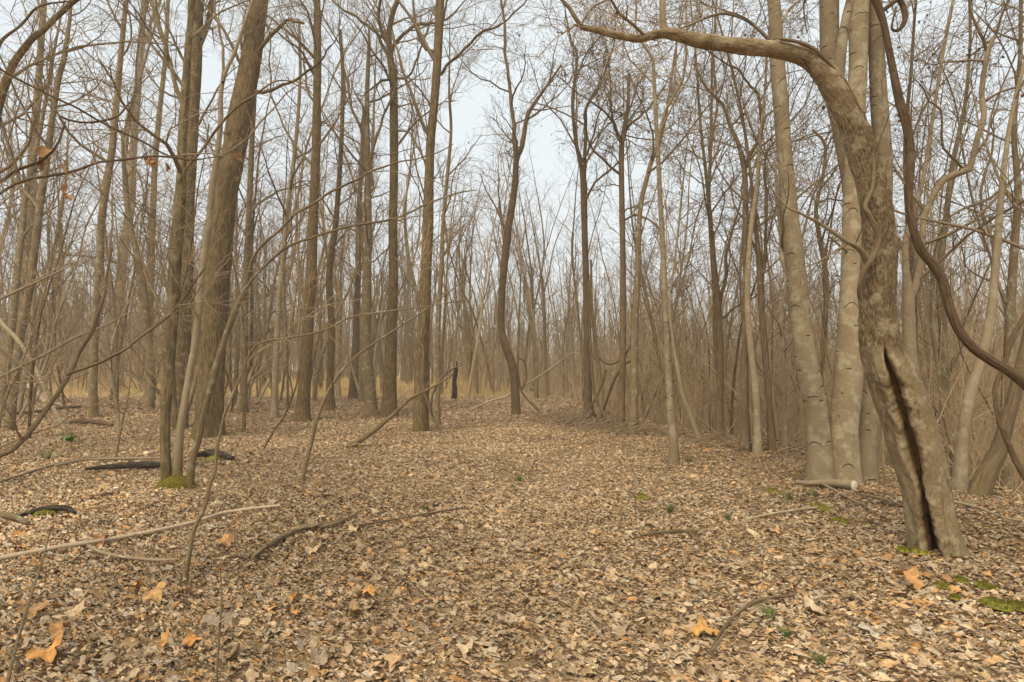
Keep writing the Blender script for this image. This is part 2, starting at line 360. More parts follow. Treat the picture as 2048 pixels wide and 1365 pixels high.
# ------------------------------------------------------------------ stems and crowns
def trunk(g, P, R, sides=20, flare=.35, fh=.35, lump=.05, moss=0.0, ridge=0.0, rough=0.0, step=None, mi=0, seed=0, gz=None, angfn=None, radfn=None):
    P = np.asarray(P, float); n = len(P)
    T = np.gradient(P, axis=0); T = nrm(T); ref = np.array([[0., 1, 0]])
    U = nrm(ref - (ref * T).sum(-1, keepdims=True) * T); V = np.cross(T, U)
    th = np.linspace(0, 2 * math.pi, sides + 1)
    s = np.concatenate([[0], np.cumsum(np.linalg.norm(np.diff(P, axis=0), axis=1))])
    C = np.stack([np.cos(th)[None] * R[:, None], np.sin(th)[None] * R[:, None], np.repeat(s[:, None], sides + 1, 1)], -1) + seed * 3.7
    C[..., 2] -= seed * 3.7 - seed
    fac = 1 + lump * 2 * (noise(C * [6, 6, 1.3]) - .5) * 1.6
    hb = s - s[0]
    lob = noise(np.stack([np.cos(th) * 1.7 + seed, np.sin(th) * 1.7 + seed, th * 0], -1))
    fac = fac + flare * np.exp(-hb / fh)[:, None] * (.35 + 1.3 * lob)[None]
    rad = R[:, None] * fac
    if ridge: rad = rad + ridge * (np.abs(noise(C * [42, 42, 5]) - .5) * 2 - .5 + .5 * (noise(C * [90, 90, 14]) - .5))
    if radfn is not None: rad, extra = radfn(rad, th, s, P, T, U, V, C)
    X = P[:, None] + rad[..., None] * (U[:, None] * np.cos(th)[None, :, None] + V[:, None] * np.sin(th)[None, :, None])
    bk = np.zeros((n, sides + 1, 4)); bk[..., 0] = rough
    bk[..., 1] = moss * np.exp(-hb / .22)[:, None] * 1.3
    if radfn is not None: bk[..., 0] = extra[0]; bk[..., 2] = extra[1]
    col = np.stack([th[None] * R[:, None] + seed * 1.3, np.repeat(s[:, None], sides + 1, 1) + seed, 0 * rad, 0 * rad + 1], -1)
    k = sides + 1; j = (np.arange(n - 1) * k)[:, None]; a = np.arange(sides)[None]
    q = np.stack([j + a, j + a + 1, j + k + a + 1, j + k + a], -1).reshape(-1, 4)
    g.raw(X, quads=q, uv=C, bk=np.clip(bk, 0, 1), col=col, mi=mi)

def spawn(rng, P, R, n, t0, t1, Ln, ang, k, up, wig, rr=.55, rmin=.003, taper=.3, lt=.4):
    Np, kp, _ = P.shape; m = Np * n
    pi = np.repeat(np.arange(Np), n)
    t = t0 + (t1 - t0) * (np.tile(np.arange(n), Np) + rng.random(m)) / n
    f = np.clip(t, 0, .999) * (kp - 1); i = f.astype(int); w = (f - i)[:, None]
    pos = P[pi, i] * (1 - w) + P[pi, i + 1] * w; tan = nrm(P[pi, i + 1] - P[pi, i]); r0 = (R[pi, i] * (1 - w[:, 0]) + R[pi, i + 1] * w[:, 0])
    rv = nrm(np.cross(tan, rng.standard_normal((m, 3)))); a = ang * (.65 + .7 * rng.random(m))[:, None]
    d = nrm(np.cos(a) * tan + np.sin(a) * rv + [0, 0, up])
    ln = Ln * (.45 + .9 * rng.random(m)) * (1 - lt * t); st = (ln / (k - 1))[:, None]
    pts = [pos]
    for _ in range(k - 1):
        pts.append(pts[-1] + d * st); d = nrm(d + wig * rng.standard_normal((m, 3)) + [0, 0, up * .35])
    r = np.maximum(np.minimum(r0 * rr, ln * .016 + .004)[:, None] * np.linspace(1, taper, k)[None], rmin)
    return np.stack(pts, 1), r

def crown(g, rng, leaders, spec):
    """leaders: list of (P,R) polylines. spec: levels [(per metre or count, t0, t1, L, angle, k, up, wig, sides)] """
    parts = []
    first = spec[0]
    for P, R in leaders:
        ln = np.linalg.norm(np.diff(P, axis=0), axis=1).sum(); t0 = first[1]
        n = max(2, int(first[0] * ln * (1 - t0)))
        parts.append(spawn(rng, P[None], R[None], n, t0, first[2], first[3], first[4], first[5], first[6], first[7], rmin=first[9]))
    P = np.concatenate([p[0] for p in parts]); R = np.concatenate([p[1] for p in parts])
    g.tubes(P, R, first[8]); tips = P
    for sp in spec[1:]:
        P, R = spawn(rng, P, R, sp[0], sp[1], sp[2], sp[3], sp[4], sp[5], sp[6], sp[7], rmin=sp[9])
        g.tubes(P, R, sp[8]); tips = P
    return tips
def spec(size=1.0, dens=1.0, rm=.003, up=.12, l4=True, ang=.95, wig=.22):
    s = [(1.4 * dens, .0, .98, 2.6 * size, ang, 8, up, wig * .8, 4, rm * 2),
         (6, .15, .98, 1.2 * size, .8, 6, up * .8, wig, 3, rm * 1.5),
         (4, .1, .98, .6 * size, .75, 4, up * .6, wig, 3, rm)]
    if l4: s.append((2, .1, .95, .32 * size, .7, 3, up * .5, wig, 3, rm * .85))
    return s

SEED = [100]
BASES = []        # where the named trees stand
def px_line(pts, Y, dy=0.0):
    P, R = [], []; n = len(pts)
    for i, p in enumerate(pts):
        yy = Y + dy * (i / max(1, n - 1)) + (p[3] if len(p) > 3 else 0)
        q, t = at(p[0], p[1], yy); P.append(q); R.append(p[2] * t / (2 * F))
    return np.array(P), np.array(R)
def extend(P, R, height, rng, straight=.6):
    d = nrm(P[-1] - P[-2]); P = list(P); R = list(R); L0 = max(0.5, height - P[-1][2]); n = max(3, int(L0 / .9)); r0 = R[-1]
    for i in range(n):
        d = nrm(d + [0, 0, .10 * straight] + .07 * rng.standard_normal(3)); P.append(P[-1] + d * L0 / n)
        R.append(r0 * (1 - (i + 1) / n * .9) + .004)
    return np.array(P), np.array(R)
def tree(label, pts, limbs=(), bk='grey', H=15, t0=.35, size=1.0, dens=1.0, flare=.6, moss=.15, sides=18, ridge=.0, twigs='twig', rm=.0026,
         name='tree', cat='tree', group=None, ext=True, base=None, step=.14, l4=True, Yb=None, up=.12, ang=.95, wig=.22, lump=.05, leaves=0, lext=2.0, bury=.12):
    SEED[0] += 1; rng = np.random.default_rng(SEED[0])
    if Yb is None: b, _ = gnd(*(base or pts[0][:2])); Yb = b[1]
    P, R = px_line(pts, Yb)
    zg = float(hgt(P[0][0], P[0][1]))
    if P[0][2] > zg - bury:                                    # bury the foot
        P[0][2] = zg - bury if abs(P[0][2] - zg) < .6 else P[0][2]
    root = np.array([P[0][0], P[0][1], zg]); BASES.append((P[0][0], P[0][1]))
    if ext and P[-1][2] < H: P, R = extend(P, R, H, rng)
    P, R = resample(P, R, step)
    o = empty(name, root, label, cat, group)
    g = Geo(); trunk(g, P, R, sides, flare, .30, lump, moss, ridge, seed=SEED[0] % 17)
    g.build('trunk', M[bk], o, root)
    leaders = [(P[int(len(P) * t0):], R[int(len(R) * t0):])]
    for lb in limbs:
        lp, dy = lb[0], lb[1]; le = lb[2] if len(lb) > 2 else lext
        LP, LR = px_line(lp, Yb, dy)
        if le:
            d = nrm(LP[-1] - LP[-2]); r0 = LR[-1]; a, c = list(LP), list(LR); m = 4
            for i in range(m):
                d = nrm(d + [0, 0, .12] + .15 * rng.standard_normal(3)); a.append(a[-1] + d * le / m); c.append(max(.004, r0 * (1 - (i + 1) / m * .85)))
            LP, LR = np.array(a), np.array(c)
        LP, LR = resample(LP, LR, step); LP = wob(LP, .10)
        gl = Geo(); trunk(gl, LP, LR, max(8, sides // 2), 0, .1, lump, 0, ridge * .5, seed=(SEED[0] + 3) % 17)
        gl.build('limb', M[bk], o, root)
        leaders.append((LP, LR))
    if dens > 0:
        gc = Geo(); tips = crown(gc, rng, leaders, spec(size, dens, rm, up, l4, ang, wig)); 
        gc.build('crown', M[twigs], o, root)
        if leaves:
            pick = rng.choice(len(tips), min(leaves, len(tips)), replace=False); q = tips[pick, -1]
            gl = Geo(); leaf_field(gl, rng, q[:, 0], q[:, 1], .03 + .04 * rng.random(len(q)), 5, 1, .1, 1.5, 1.4, 0, z=q[:, 2] - .01,
                                   colors=np.array([.17, .095, .06]) * (.6 + .8 * rng.random((len(q), 1))))
            gl.build('dead_leaves', M['leaf'], o, root, smooth=False)
    return o, P, R, root

exec_order = 'near trees'
# ---- left side, near
tree('stout leaning brown trunk with deeply furrowed bark, left of the path',
     [(416, 876, 56), (421, 800, 51), (428, 652, 49), (443, 450, 45), (468, 303, 44), (494, 168, 40), (518, 0, 34)],
     limbs=[([(478, 150, 10), (560, 48, 7), (610, 46, 4)], -.5, 0), ([(505, 185, 9), (560, 175, 6), (640, 120, 4)], -.8, 1)],
     bk='brown', H=17, t0=.45, ridge=.014, sides=72, step=.035, flare=.30, moss=.5, dens=.9)
tree('straight trunk with yellowish flaking bark and a dark foot, right behind the mossy three-stemmed clump',
     [(358, 856, 30), (361, 700, 35), (367, 560, 34), (370, 460, 32), (378, 300, 29), (386, 168, 29), (391, 60, 28), (394, 0, 29)],
     limbs=[([(368, 215, 9), (345, 150, 8), (322, 60, 8), (303, 0, 7)], .6), ([(372, 130, 6), (345, 70, 4), (318, 35, 3)], -.4, 1),
            ([(404, 80, 10), (418, 30, 8), (428, 0, 7)], .5)],
     bk='lichen', H=16, t0=.45, moss=.4, sides=48, step=.05, ridge=.009, flare=.2)
# ---- the clump of three stems with a mossy foot
def clump():
    SEED[0] += 1; rng = np.random.default_rng(SEED[0]); b, _ = gnd(352, 975); Yb = b[1]; root = b
    o = empty('tree', root, 'clump of three slim curving pale stems rising from one mossy foot at front left', 'tree')
    stems = [[(335, 985, 22), (332, 940, 20), (330, 844, 20), (337, 740, 22), (347, 600, 24), (352, 520, 24), (357, 450, 22), (364, 300, 18), (372, 150, 14), (385, 0, 10)],
             [(354, 985, 20), (355, 930, 17), (361, 860, 16), (372, 790, 13), (388, 700, 13), (398, 620, 13), (410, 500, 13), (420, 420, 12), (432, 320, 11), (441, 240, 10), (446, 160, 9), (470, 100, 7), (490, 45, 6), (506, 0, 6)],
             [(378, 985, 14), (385, 925, 13), (397, 880, 12), (406, 838, 11), (417, 790, 11), (431, 736, 12), (447, 680, 10), (468, 629, 11), (480, 600, 8), (512, 551, 6), (573, 497, 5), (630, 474, 5), (700, 453, 5), (792, 435, 4), (849, 411, 4), (910, 388, 3), (953, 381, 2)]]
    leaders = []
    gt = Geo()
    for i, st in enumerate(stems):
        P, R = px_line(st, Yb + (.0, .05, -.03)[i])
        if i < 2: P, R = extend(P, R, 10, rng)
        P, R = resample(P, R, .05); P = wob(P, .02); leaders.append((P, R)); g = Geo()
        trunk(g, P, R, 28, .25 if i < 2 else .15, .2, .10, 1.6, .003, seed=i + 2); g.build('stem', M[('lichen', 'pale', 'grey')[i]], o, root)
    for lp, dy in (([(446, 165, 7), (440, 90, 6), (434, 0, 5)], .3), ([(489, 602, 7), (512, 517, 7), (573, 450, 6), (613, 415, 6), (721, 354, 5), (788, 327, 4), (849, 313, 3), (905, 290, 2)], -.5),
                   ([(340, 650, 6), (300, 560, 5), (283, 500, 4), (262, 380, 3), (262, 270, 3)], .2), ([(398, 640, 5), (360, 560, 4), (345, 510, 3)], -.3)):
        P, R = px_line(lp, Yb, dy); P, R = resample(P, R * .8, .06); P = wob(P, .07); g = Geo(); trunk(g, P, R, 12, 0, .1, .08, 0, 0, seed=3); g.build('limb', M['grey'], o, root); leaders.append((P, R))
    g = Geo(); th = np.linspace(0, 2 * math.pi, 33)[:-1]; rows = []
    for a, zz in ((1.25, -.08), (1.15, .02), (1.0, .06), (.72, .10), (.3, .12), (.02, .125)):
        rr = .20 * a * (1 + .25 * (noise(np.stack([np.cos(th) * 2 + 3, np.sin(th) * 2 + 3, th * 0 + zz * 9], -1)) - .5))
        rows.append(np.stack([np.cos(th) * rr, np.sin(th) * rr * .7, th * 0 + zz + .03 * noise(np.stack([np.cos(th) * 6 + 9, np.sin(th) * 6 + 9, th * 0 + a * 5], -1))], -1))
    V = np.array(rows) + root; k = 32; j = (np.arange(5) * k)[:, None]; a = np.arange(k)[None]; b2 = (a + 1) % k
    g.raw(V, quads=np.stack([j + a, j + b2, j + k + b2, j + k + a], -1).reshape(-1, 4)); g.build('moss_cushion', M['foot_moss'], o, root)
    gc = Geo(); crown(gc, rng, [(P[int(len(P) * .3):], R[int(len(P) * .3):]) for P, R in leaders], spec(.8, .35, .0016, .10, False)); gc.build('crown', M['twig'], o, root)
    P, R = px_line([(352, 430, 7), (356, 385, 6), (364, 350, 5), (404, 300, 5), (438, 253, 5), (472, 216, 4), (512, 189, 4), (546, 165, 3), (579, 162, 3), (627, 172, 2)], Yb, -.3); P, R = resample(P, R, .05)
    g = Geo(); trunk(g, P, R, 12, 0, .1, .08, 0, 0, seed=6); g.build('limb', M['brown'], o, root)
    for (px, py, s) in ((446, 262, .10), (478, 318, .15), (456, 268, .08)):
        q, _ = at(px, py, Yb - .25); g = Geo(); k = 2
        leaf_field(g, rng, q[0] + .02 * rng.standard_normal(k), q[1] + .02 * rng.standard_normal(k), np.full(k, s) * (.6 + .5 * rng.random(k)), 14, 2, 0, 1.8, 2.2, 0, z=q[2] + .02 * rng.standard_normal(k), colors=np.array([[.36, .19, .09], [.30, .20, .13]]))
        g.build('dead_leaf', M['leaf'], o, root, smooth=False)
clump()
tree('thin crooked sapling in front whose top arches far right over the path',
     [(364, 1166, 10), (378, 1110, 10), (388, 1060, 9), (409, 1015, 8), (420, 970, 7), (430, 940, 8), (434, 900, 6), (443, 854, 5), (452, 821, 6), (482, 753, 5), (512, 691, 4), (579, 676, 4), (647, 662, 4), (701, 635, 3), (782, 622, 3), (862, 612, 2), (930, 600, 2)],
     bk='grey', name='sapling', cat='sapling', ext=False, t0=.35, size=.42, dens=.6, rm=.0018, sides=14, step=.04, flare=.3, moss=.8, twigs='twig_tan', lump=.12)
tree('thin slanting sapling leaning right, rooted in the leaves left of the path centre',
     [(600, 962, 7), (622, 888, 7), (640, 821, 7), (668, 765, 6), (710, 715, 5), (790, 660, 4), (850, 620, 3), (930, 560, 2)],
     bk='grey', name='sapling', cat='sapling', ext=False, t0=.2, size=.5, dens=.8, rm=.0018, sides=10, step=.06, flare=.3, twigs='twig')
# left foreground branches, of trees rooted just outside the picture
def offframe(label, X, Y, stems, bk, twigs, size=.5, dens=1.2, rm=.0015, leaves=(), t0=.1, name='sapling', cat='sapling'):
    SEED[0] += 1; rng = np.random.default_rng(SEED[0]); root = np.array([X, Y, float(hgt(X, Y))])
    o = empty(name, root, label, cat); leaders = []
    for i, (st, Ys, dy, stem0) in enumerate(stems):
        P, R = px_line(st, Ys, dy)
        if stem0:
            P = np.vstack([root - [0, 0, .1], P[0] * .45 + root * .55 + [0, 0, .1], P]); R = np.concatenate([[R[0] * 1.3, R[0] * 1.15], R])
        P, R = resample(P, R, .05); P = wob(P, .03, 1.6); g = Geo(); trunk(g, P, R, 14, 0, .1, .12, 0, 0, seed=i + 1); g.build('stem' if stem0 else 'limb', M[bk], o, root); leaders.append((P[len(P) // 6:], R[len(P) // 6:]))
    gc = Geo(); crown(gc, rng, leaders, spec(size, dens, rm, .06)[:3]); gc.build('crown', M[twigs], o, root)
    for (px, py, Yl, s) in leaves:
        q, _ = at(px, py, Yl); gl = Geo()
        m = 3; leaf_field(gl, rng, q[0] + .015 * rng.standard_normal(m), q[1] + .015 * rng.standard_normal(m), np.full(m, s) * (.5 + .5 * rng.random(m)), 14, 2, 0, 1.9, 2.3, 0,
                          z=q[2] + .02 * rng.standard_normal(m), colors=np.array([[.36, .20, .10], [.27, .17, .10], [.42, .23, .10]]))
        gl.build('dead_leaf', M['leaf'], o, root, smooth=False)
    return o
offframe('sapling bending in from the left edge with dry orange leaves hanging on long thin twigs', -3.4, 2.9,
     [([(-80, 400, 7), (0, 367, 5), (44, 344, 5), (94, 320, 5), (118, 286, 4), (128, 236, 3)], 2.9, 0, True),
      ([(-80, 420, 7), (0, 391, 5), (34, 371, 5), (135, 347, 5), (202, 324, 4), (290, 310, 4), (381, 317, 3), (440, 312, 2)], 2.9, .2, True),
      ([(-60, 80, 6), (0, 138, 4), (57, 168, 4), (135, 202, 4), (202, 236, 4), (286, 283, 4), (330, 310, 3), (381, 317, 3)], 3.0, .2, False),
      ([(118, 232, 4), (168, 241, 4), (209, 236, 4), (240, 228, 4), (262, 200, 3)], 3.0, .3, False)],
     'vine', 'twig', .45, 1.3, .0014, leaves=[(76, 313, 2.9, .09), (80, 335, 2.9, .06), (135, 338, 2.9, .08), (135, 388, 2.9, .07), (298, 317, 3.0, .06), (335, 330, 3.05, .07)])
offframe('thick dark bough curving down across the upper left corner', -4.6, 4.0,
     [([(-40, 420, 17), (-18, 300, 16), (0, 200, 15), (10, 172, 15), (27, 135, 14), (57, 92, 13), (91, 57, 12), (128, 20, 10), (158, -4, 9), (230, -60, 7)], 4.0, .2, True),
      ([(-10, 110, 7), (10, 85, 6), (40, 60, 5), (67, 30, 5), (100, 6, 4), (150, 2, 3)], 4.0, .2, False)], 'brown', 'twig', .7, 1.3, .0018, name='tree', cat='tree')
offframe('forked leafless sapling slanting up from the lower left edge', -4.5, 3.9,
     [([(-60, 950, 10), (0, 910, 9), (20, 900, 9), (67, 854, 9), (101, 804, 9), (131, 750, 9), (152, 703, 8), (185, 652, 7), (209, 595, 5), (216, 561, 4), (226, 494, 3)], 3.9, .5, True),
      ([(133, 750, 6), (202, 723, 6), (286, 672, 5), (337, 635, 5), (377, 585, 4), (411, 541, 3)], 3.9, -.2, False)], 'dark', 'twig', .5, 1.2, .0016)
# ---- left wood, traced
tree('slim grey tree with a spreading foot standing alone in the leaves at far left',
     [(185, 836, 17), (187, 734, 14), (190, 652, 14), (200, 517, 14), (203, 438, 14), (224, 303, 12), (236, 168, 11), (246, 67, 9), (253, 0, 8)], bk='grey', H=15, t0=.4, moss=.4)
tree('pale trunk behind the slim grey tree, bending right as it climbs',
     [(226, 776, 19), (236, 640, 18), (246, 517, 18), (262, 400, 16), (266, 303, 14), (276, 168, 13), (286, 34, 11), (289, 0, 10)],
     limbs=[([(282, 120, 7), (300, 50, 6), (322, 0, 5)], .5)], bk='pale', H=15, t0=.4)
tree('straight slim trunk with a mossy foot, midway between the slim grey tree and the clump',
     [(297, 797, 14), (299, 700, 13), (300, 600, 13), (305, 450, 12), (312, 300, 10), (330, 120, 8), (336, 0, 7)], bk='lichen', H=14, t0=.4, moss=1)
tree('thin grey tree at the left edge leaning slightly right, foot beside a peeled log',
     [(18, 864, 16), (30, 751, 14), (45, 650, 14), (62, 560, 14), (75, 450, 13), (92, 330, 12), (115, 168, 10), (128, 118, 9), (138, 50, 7), (142, 0, 6)], bk='grey', H=14, t0=.35, moss=.5)
tree('stout lichen-covered trunk near the left edge behind the thin leaning tree',
     [(38, 790, 24), (42, 700, 24), (52, 585, 22), (58, 500, 20), (60, 450, 18), (66, 303, 15), (78, 150, 12), (88, 0, 10)], bk='lichen', H=15, t0=.4)
tree('smooth slim trunk with orange moss on its foot, right of the stout leaning trunk',
     [(486, 828, 15), (488, 720, 14), (490, 600, 14), (497, 450, 12), (503, 303, 10), (508, 200, 9), (512, 80, 7)], bk='grey', H=14, t0=.4, moss=1.3)
tree('thin pale tree standing left of the tall reddish trunk',
     [(549, 835, 13), (552, 720, 12), (558, 600, 10), (566, 520, 9), (573, 440, 9), (590, 300, 8), (600, 160, 6), (598, 40, 5)], bk='pale', H=12, t0=.35, size=.8)
tree('tall straight reddish-brown trunk with orange patches low down, left of centre',
     [(603, 842, 28), (608, 780, 25), (616, 650, 23), (623, 540, 21), (626, 450, 20), (632, 303, 17), (635, 100, 15), (634, 0, 13)],
     limbs=[([(628, 115, 7), (590, 75, 5), (540, 40, 4), (505, 20, 3)], .4, 1), ([(628, 150, 5), (600, 100, 4), (560, 70, 3)], -.4, 1)],
     bk='brown', H=17, t0=.42, moss=.5, ridge=.006, sides=40, step=.07)
tree('slender wavy trunk between the tall reddish trunk and the dark forked pair',
     [(660, 819, 17), (661, 740, 14), (663, 652, 14), (658, 560, 13), (664, 500, 12), (672, 440, 11), (682, 300, 9), (686, 160, 8), (680, 60, 6)], bk='brown', H=13, t0=.35)
tree('dark slim trunk standing just behind the widening grey trunk near centre left',
     [(706, 799, 18), (711, 700, 15), (713, 620, 12), (716, 560, 12), (717, 450, 10), (722, 340, 9), (728, 220, 7)], bk='dark', H=12, t0=.35)
tree('widening grey trunk whose foot leans right, close left of the tall forked tree',
     [(745, 833, 22), (735, 740, 24), (731, 650, 22), (735, 560, 16), (737, 450, 13), (735, 330, 12), (734, 202, 9), (738, 90, 7)],
     limbs=[([(738, 330, 7), (762, 250, 5), (784, 200, 4)], -.5), ([(734, 300, 6), (705, 220, 5), (690, 160, 4), (680, 60, 3)], .6)],
     bk='grey', H=13, t0=.4)
tree('tall trunk forking high up into four spreading limbs, left of the thickest central trunk',
     [(777, 834, 34), (780, 770, 26), (783, 652, 21), (786, 560, 19), (786, 450, 18), (788, 303, 17), (787, 168, 16), (780, 110, 13), (778, 67, 11), (786, 25, 10), (796, 0, 9)],
     limbs=[([(776, 110, 8), (765, 90, 7), (750, 60, 6), (715, 35, 5), (680, 18, 4)], .5), ([(779, 95, 7), (764, 60, 6), (758, 20, 6), (760, 0, 5)], -.5),
            ([(783, 108, 8), (790, 88, 7), (802, 74, 7), (820, 58, 6), (835, 52, 6), (859, 49, 5)], -.5), ([(783, 158, 5), (765, 160, 5), (755, 170, 4), (735, 185, 3)], -.4, .5), ([(790, 158, 5), (825, 148, 4), (838, 110, 4), (858, 60, 3)], -.7, 1)],
     bk='brown', H=16, t0=.5, ridge=.006, sides=40, step=.07, flare=.4)
to, TP, TR, _ = tree('thickest trunk beside the path at centre, wrapped low down by a dark vine',
     [(841, 864, 33), (842, 800, 32), (844, 720, 28), (847, 652, 25), (851, 560, 23), (856, 450, 21), (860, 303, 18), (869, 200, 17), (876, 100, 17), (880, 0, 17)],
     limbs=[([(882, 150, 6), (900, 120, 6), (918, 105, 5), (960, 70, 5), (1000, 48, 4)], -.6), ([(858, 330, 5), (820, 270, 4), (790, 260, 3)], .5, 1), ([(884, 60, 5), (892, 20, 4), (898, 0, 4)], .4)],
     bk='brown', H=17, t0=.42, ridge=.007, sides=44, step=.06, flare=.15, moss=.4)
tree('slender straight tree just right behind the thickest central trunk',
     [(875, 850, 10), (876, 740, 10), (876, 652, 10), (883, 534, 9), (886, 450, 8), (895, 350, 7), (902, 260, 6)], bk='grey', H=11, t0=.35, size=.8)
tree('dark tree with a strongly bent foot, forked above, standing mid-picture at the path end',
     [(1033, 831, 18), (1030, 780, 17), (1026, 735, 16), (1014, 701, 16), (1003, 660, 14), (1003, 600, 14), (1010, 517, 16), (1018, 450, 15), (1030, 371, 13), (1033, 320, 12), (1044, 293, 10), (1054, 236, 8), (1068, 209, 7), (1101, 162, 5), (1122, 131, 4)],
     limbs=[([(1031, 325, 9), (1031, 286, 8), (1024, 229, 8), (1022, 180, 7), (1014, 100, 6), (1004, 0, 5)], .5)],
     bk='dark', H=12, t0=.45, flare=.2, rm=.0034, dens=1.2, leaves=260, ext=False)
tree('dark straight trunk with hanging vines at its foot, right of the bent centre tree',
     [(1176, 843, 18), (1176, 760, 15), (1174, 652, 14), (1172, 560, 13), (1169, 450, 12), (1168, 364, 11), (1159, 320, 8), (1150, 270, 7), (1145, 202, 6), (1151, 152, 6), (1154, 108, 5), (1142, 81, 4), (1130, 20, 3)],
     limbs=[([(1168, 364, 8), (1172, 303, 7), (1174, 236, 7), (1179, 209, 6), (1196, 179, 5), (1213, 135, 4)], -.6), ([(1156, 150, 4), (1172, 110, 3), (1200, 75, 3), (1215, 70, 2)], .4)],
     bk='dark', H=12, t0=.5, ext=False, rm=.0034, dens=1.1)
tree('vine-tangled trunk carrying a dense dark nest of twigs, right of centre',
     [(1241, 853, 15), (1244, 760, 13), (1246, 652, 13), (1246, 520, 12), (1244, 420, 11), (1243, 303, 11), (1250, 250, 9), (1256, 210, 7), (1258, 150, 5)],
     limbs=[([(1243, 290, 6), (1232, 250, 5), (1205, 215, 4), (1180, 200, 3)], -.4), ([(1246, 270, 6), (1270, 240, 5), (1300, 215, 4)], .5), ([(1244, 285, 6), (1225, 230, 5), (1215, 150, 3)], .4)],
     bk='dark', H=9, t0=.55, dens=2.0, size=.8, wig=.5, up=.0, ext=False, leaves=500, rm=.004)
tree('leaning brown tree whose upper stem bends right behind the slender light one',
     [(1268, 864, 14), (1269, 760, 14), (1270, 652, 15), (1275, 560, 12), (1278, 450, 10), (1283, 400, 10), (1290, 371, 9), (1304, 320, 9), (1318, 290, 7), (1330, 240, 6), (1340, 180, 5)], bk='grey', H=11, t0=.5)
tree('slender light-barked tree standing right at the path edge, forked at the top',
     [(1349, 932, 19), (1346, 870, 17), (1339, 787, 15), (1332, 652, 12), (1327, 520, 11), (1322, 430, 10), (1317, 330, 9), (1312, 240, 8), (1308, 160, 7), (1305, 118, 6), (1290, 95, 5), (1272, 60, 4), (1272, 0, 4)],
     limbs=[([(1317, 285, 7), (1324, 250, 6), (1341, 202, 6), (1361, 152, 5), (1372, 100, 5), (1374, 60, 4), (1376, 0, 3)], -.5), ([(1346, 185, 4), (1348, 130, 4), (1350, 80, 3)], .3)],
     bk='beech', H=11, t0=.5, flare=.35, moss=.4, sides=28, rm=.003, twigs='twig_tan')
tree('grey tree with a candelabra fork left of the smooth clump of big trunks',
     [(1491, 905, 20), (1490, 820, 15), (1490, 700, 13), (1491, 600, 12), (1491, 450, 11), (1490, 360, 11), (1486, 325, 10), (1476, 286, 8), (1459, 249, 7), (1445, 209, 6), (1412, 175, 5), (1388, 128, 4)],
     limbs=[([(1491, 335, 9), (1506, 290, 8), (1516, 253, 7), (1514, 185, 6), (1506, 168, 5), (1479, 135, 4), (1440, 120, 3)], -.4), ([(1511, 280, 5), (1524, 250, 5), (1545, 225, 4)], .4)],
     bk='grey', H=11, t0=.5, ext=False, rm=.003, dens=1.2, leaves=200)
tree('creeper-crossed tree between the light path-edge tree and the candelabra tree',
     [(1438, 880, 15), (1440, 780, 12), (1441, 690, 12), (1436, 600, 11), (1428, 520, 9), (1420, 430, 8), (1410, 330, 6), (1400, 240, 5)],
     limbs=[([(1438, 620, 8), (1452, 560, 7), (1456, 500, 6), (1475, 430, 4)], .4), ([(1442, 640, 5), (1480, 610, 4), (1515, 590, 3)], -.3, 1)],
     bk='dark', H=10, t0=.4, rm=.003, dens=1.3)
tree('slanting young stem rising left from the ledge right of the light path-edge tree',
     [(1402, 880, 9), (1380, 830, 9), (1365, 790, 8), (1354, 730, 8), (1346, 680, 6), (1340, 610, 5), (1352, 500, 4)], bk='pale', H=8, t0=.3, size=.7, name='sapling', cat='sapling')
tree('dark knotted tree close left behind the smooth clump, limbs twisting upward',
     [(1545, 905, 14), (1538, 800, 12), (1530, 700, 12), (1522, 600, 12), (1516, 500, 10), (1508, 420, 8), (1500, 340, 6)],
     limbs=[([(1522, 560, 7), (1534, 480, 6), (1538, 420, 5), (1535, 340, 4)], -.4), ([(1518, 520, 6), (1498, 470, 5), (1480, 430, 4)], .3)],
     bk='dark', H=10, t0=.4, rm=.003, dens=1.4, leaves=200)
tree('pale slim tree between the candelabra tree and the knotted dark one',
     [(1516, 910, 14), (1513, 800, 13), (1502, 700, 12), (1495, 600, 11), (1500, 480, 9), (1512, 380, 7), (1520, 280, 5)], bk='pale', H=11, t0=.4)

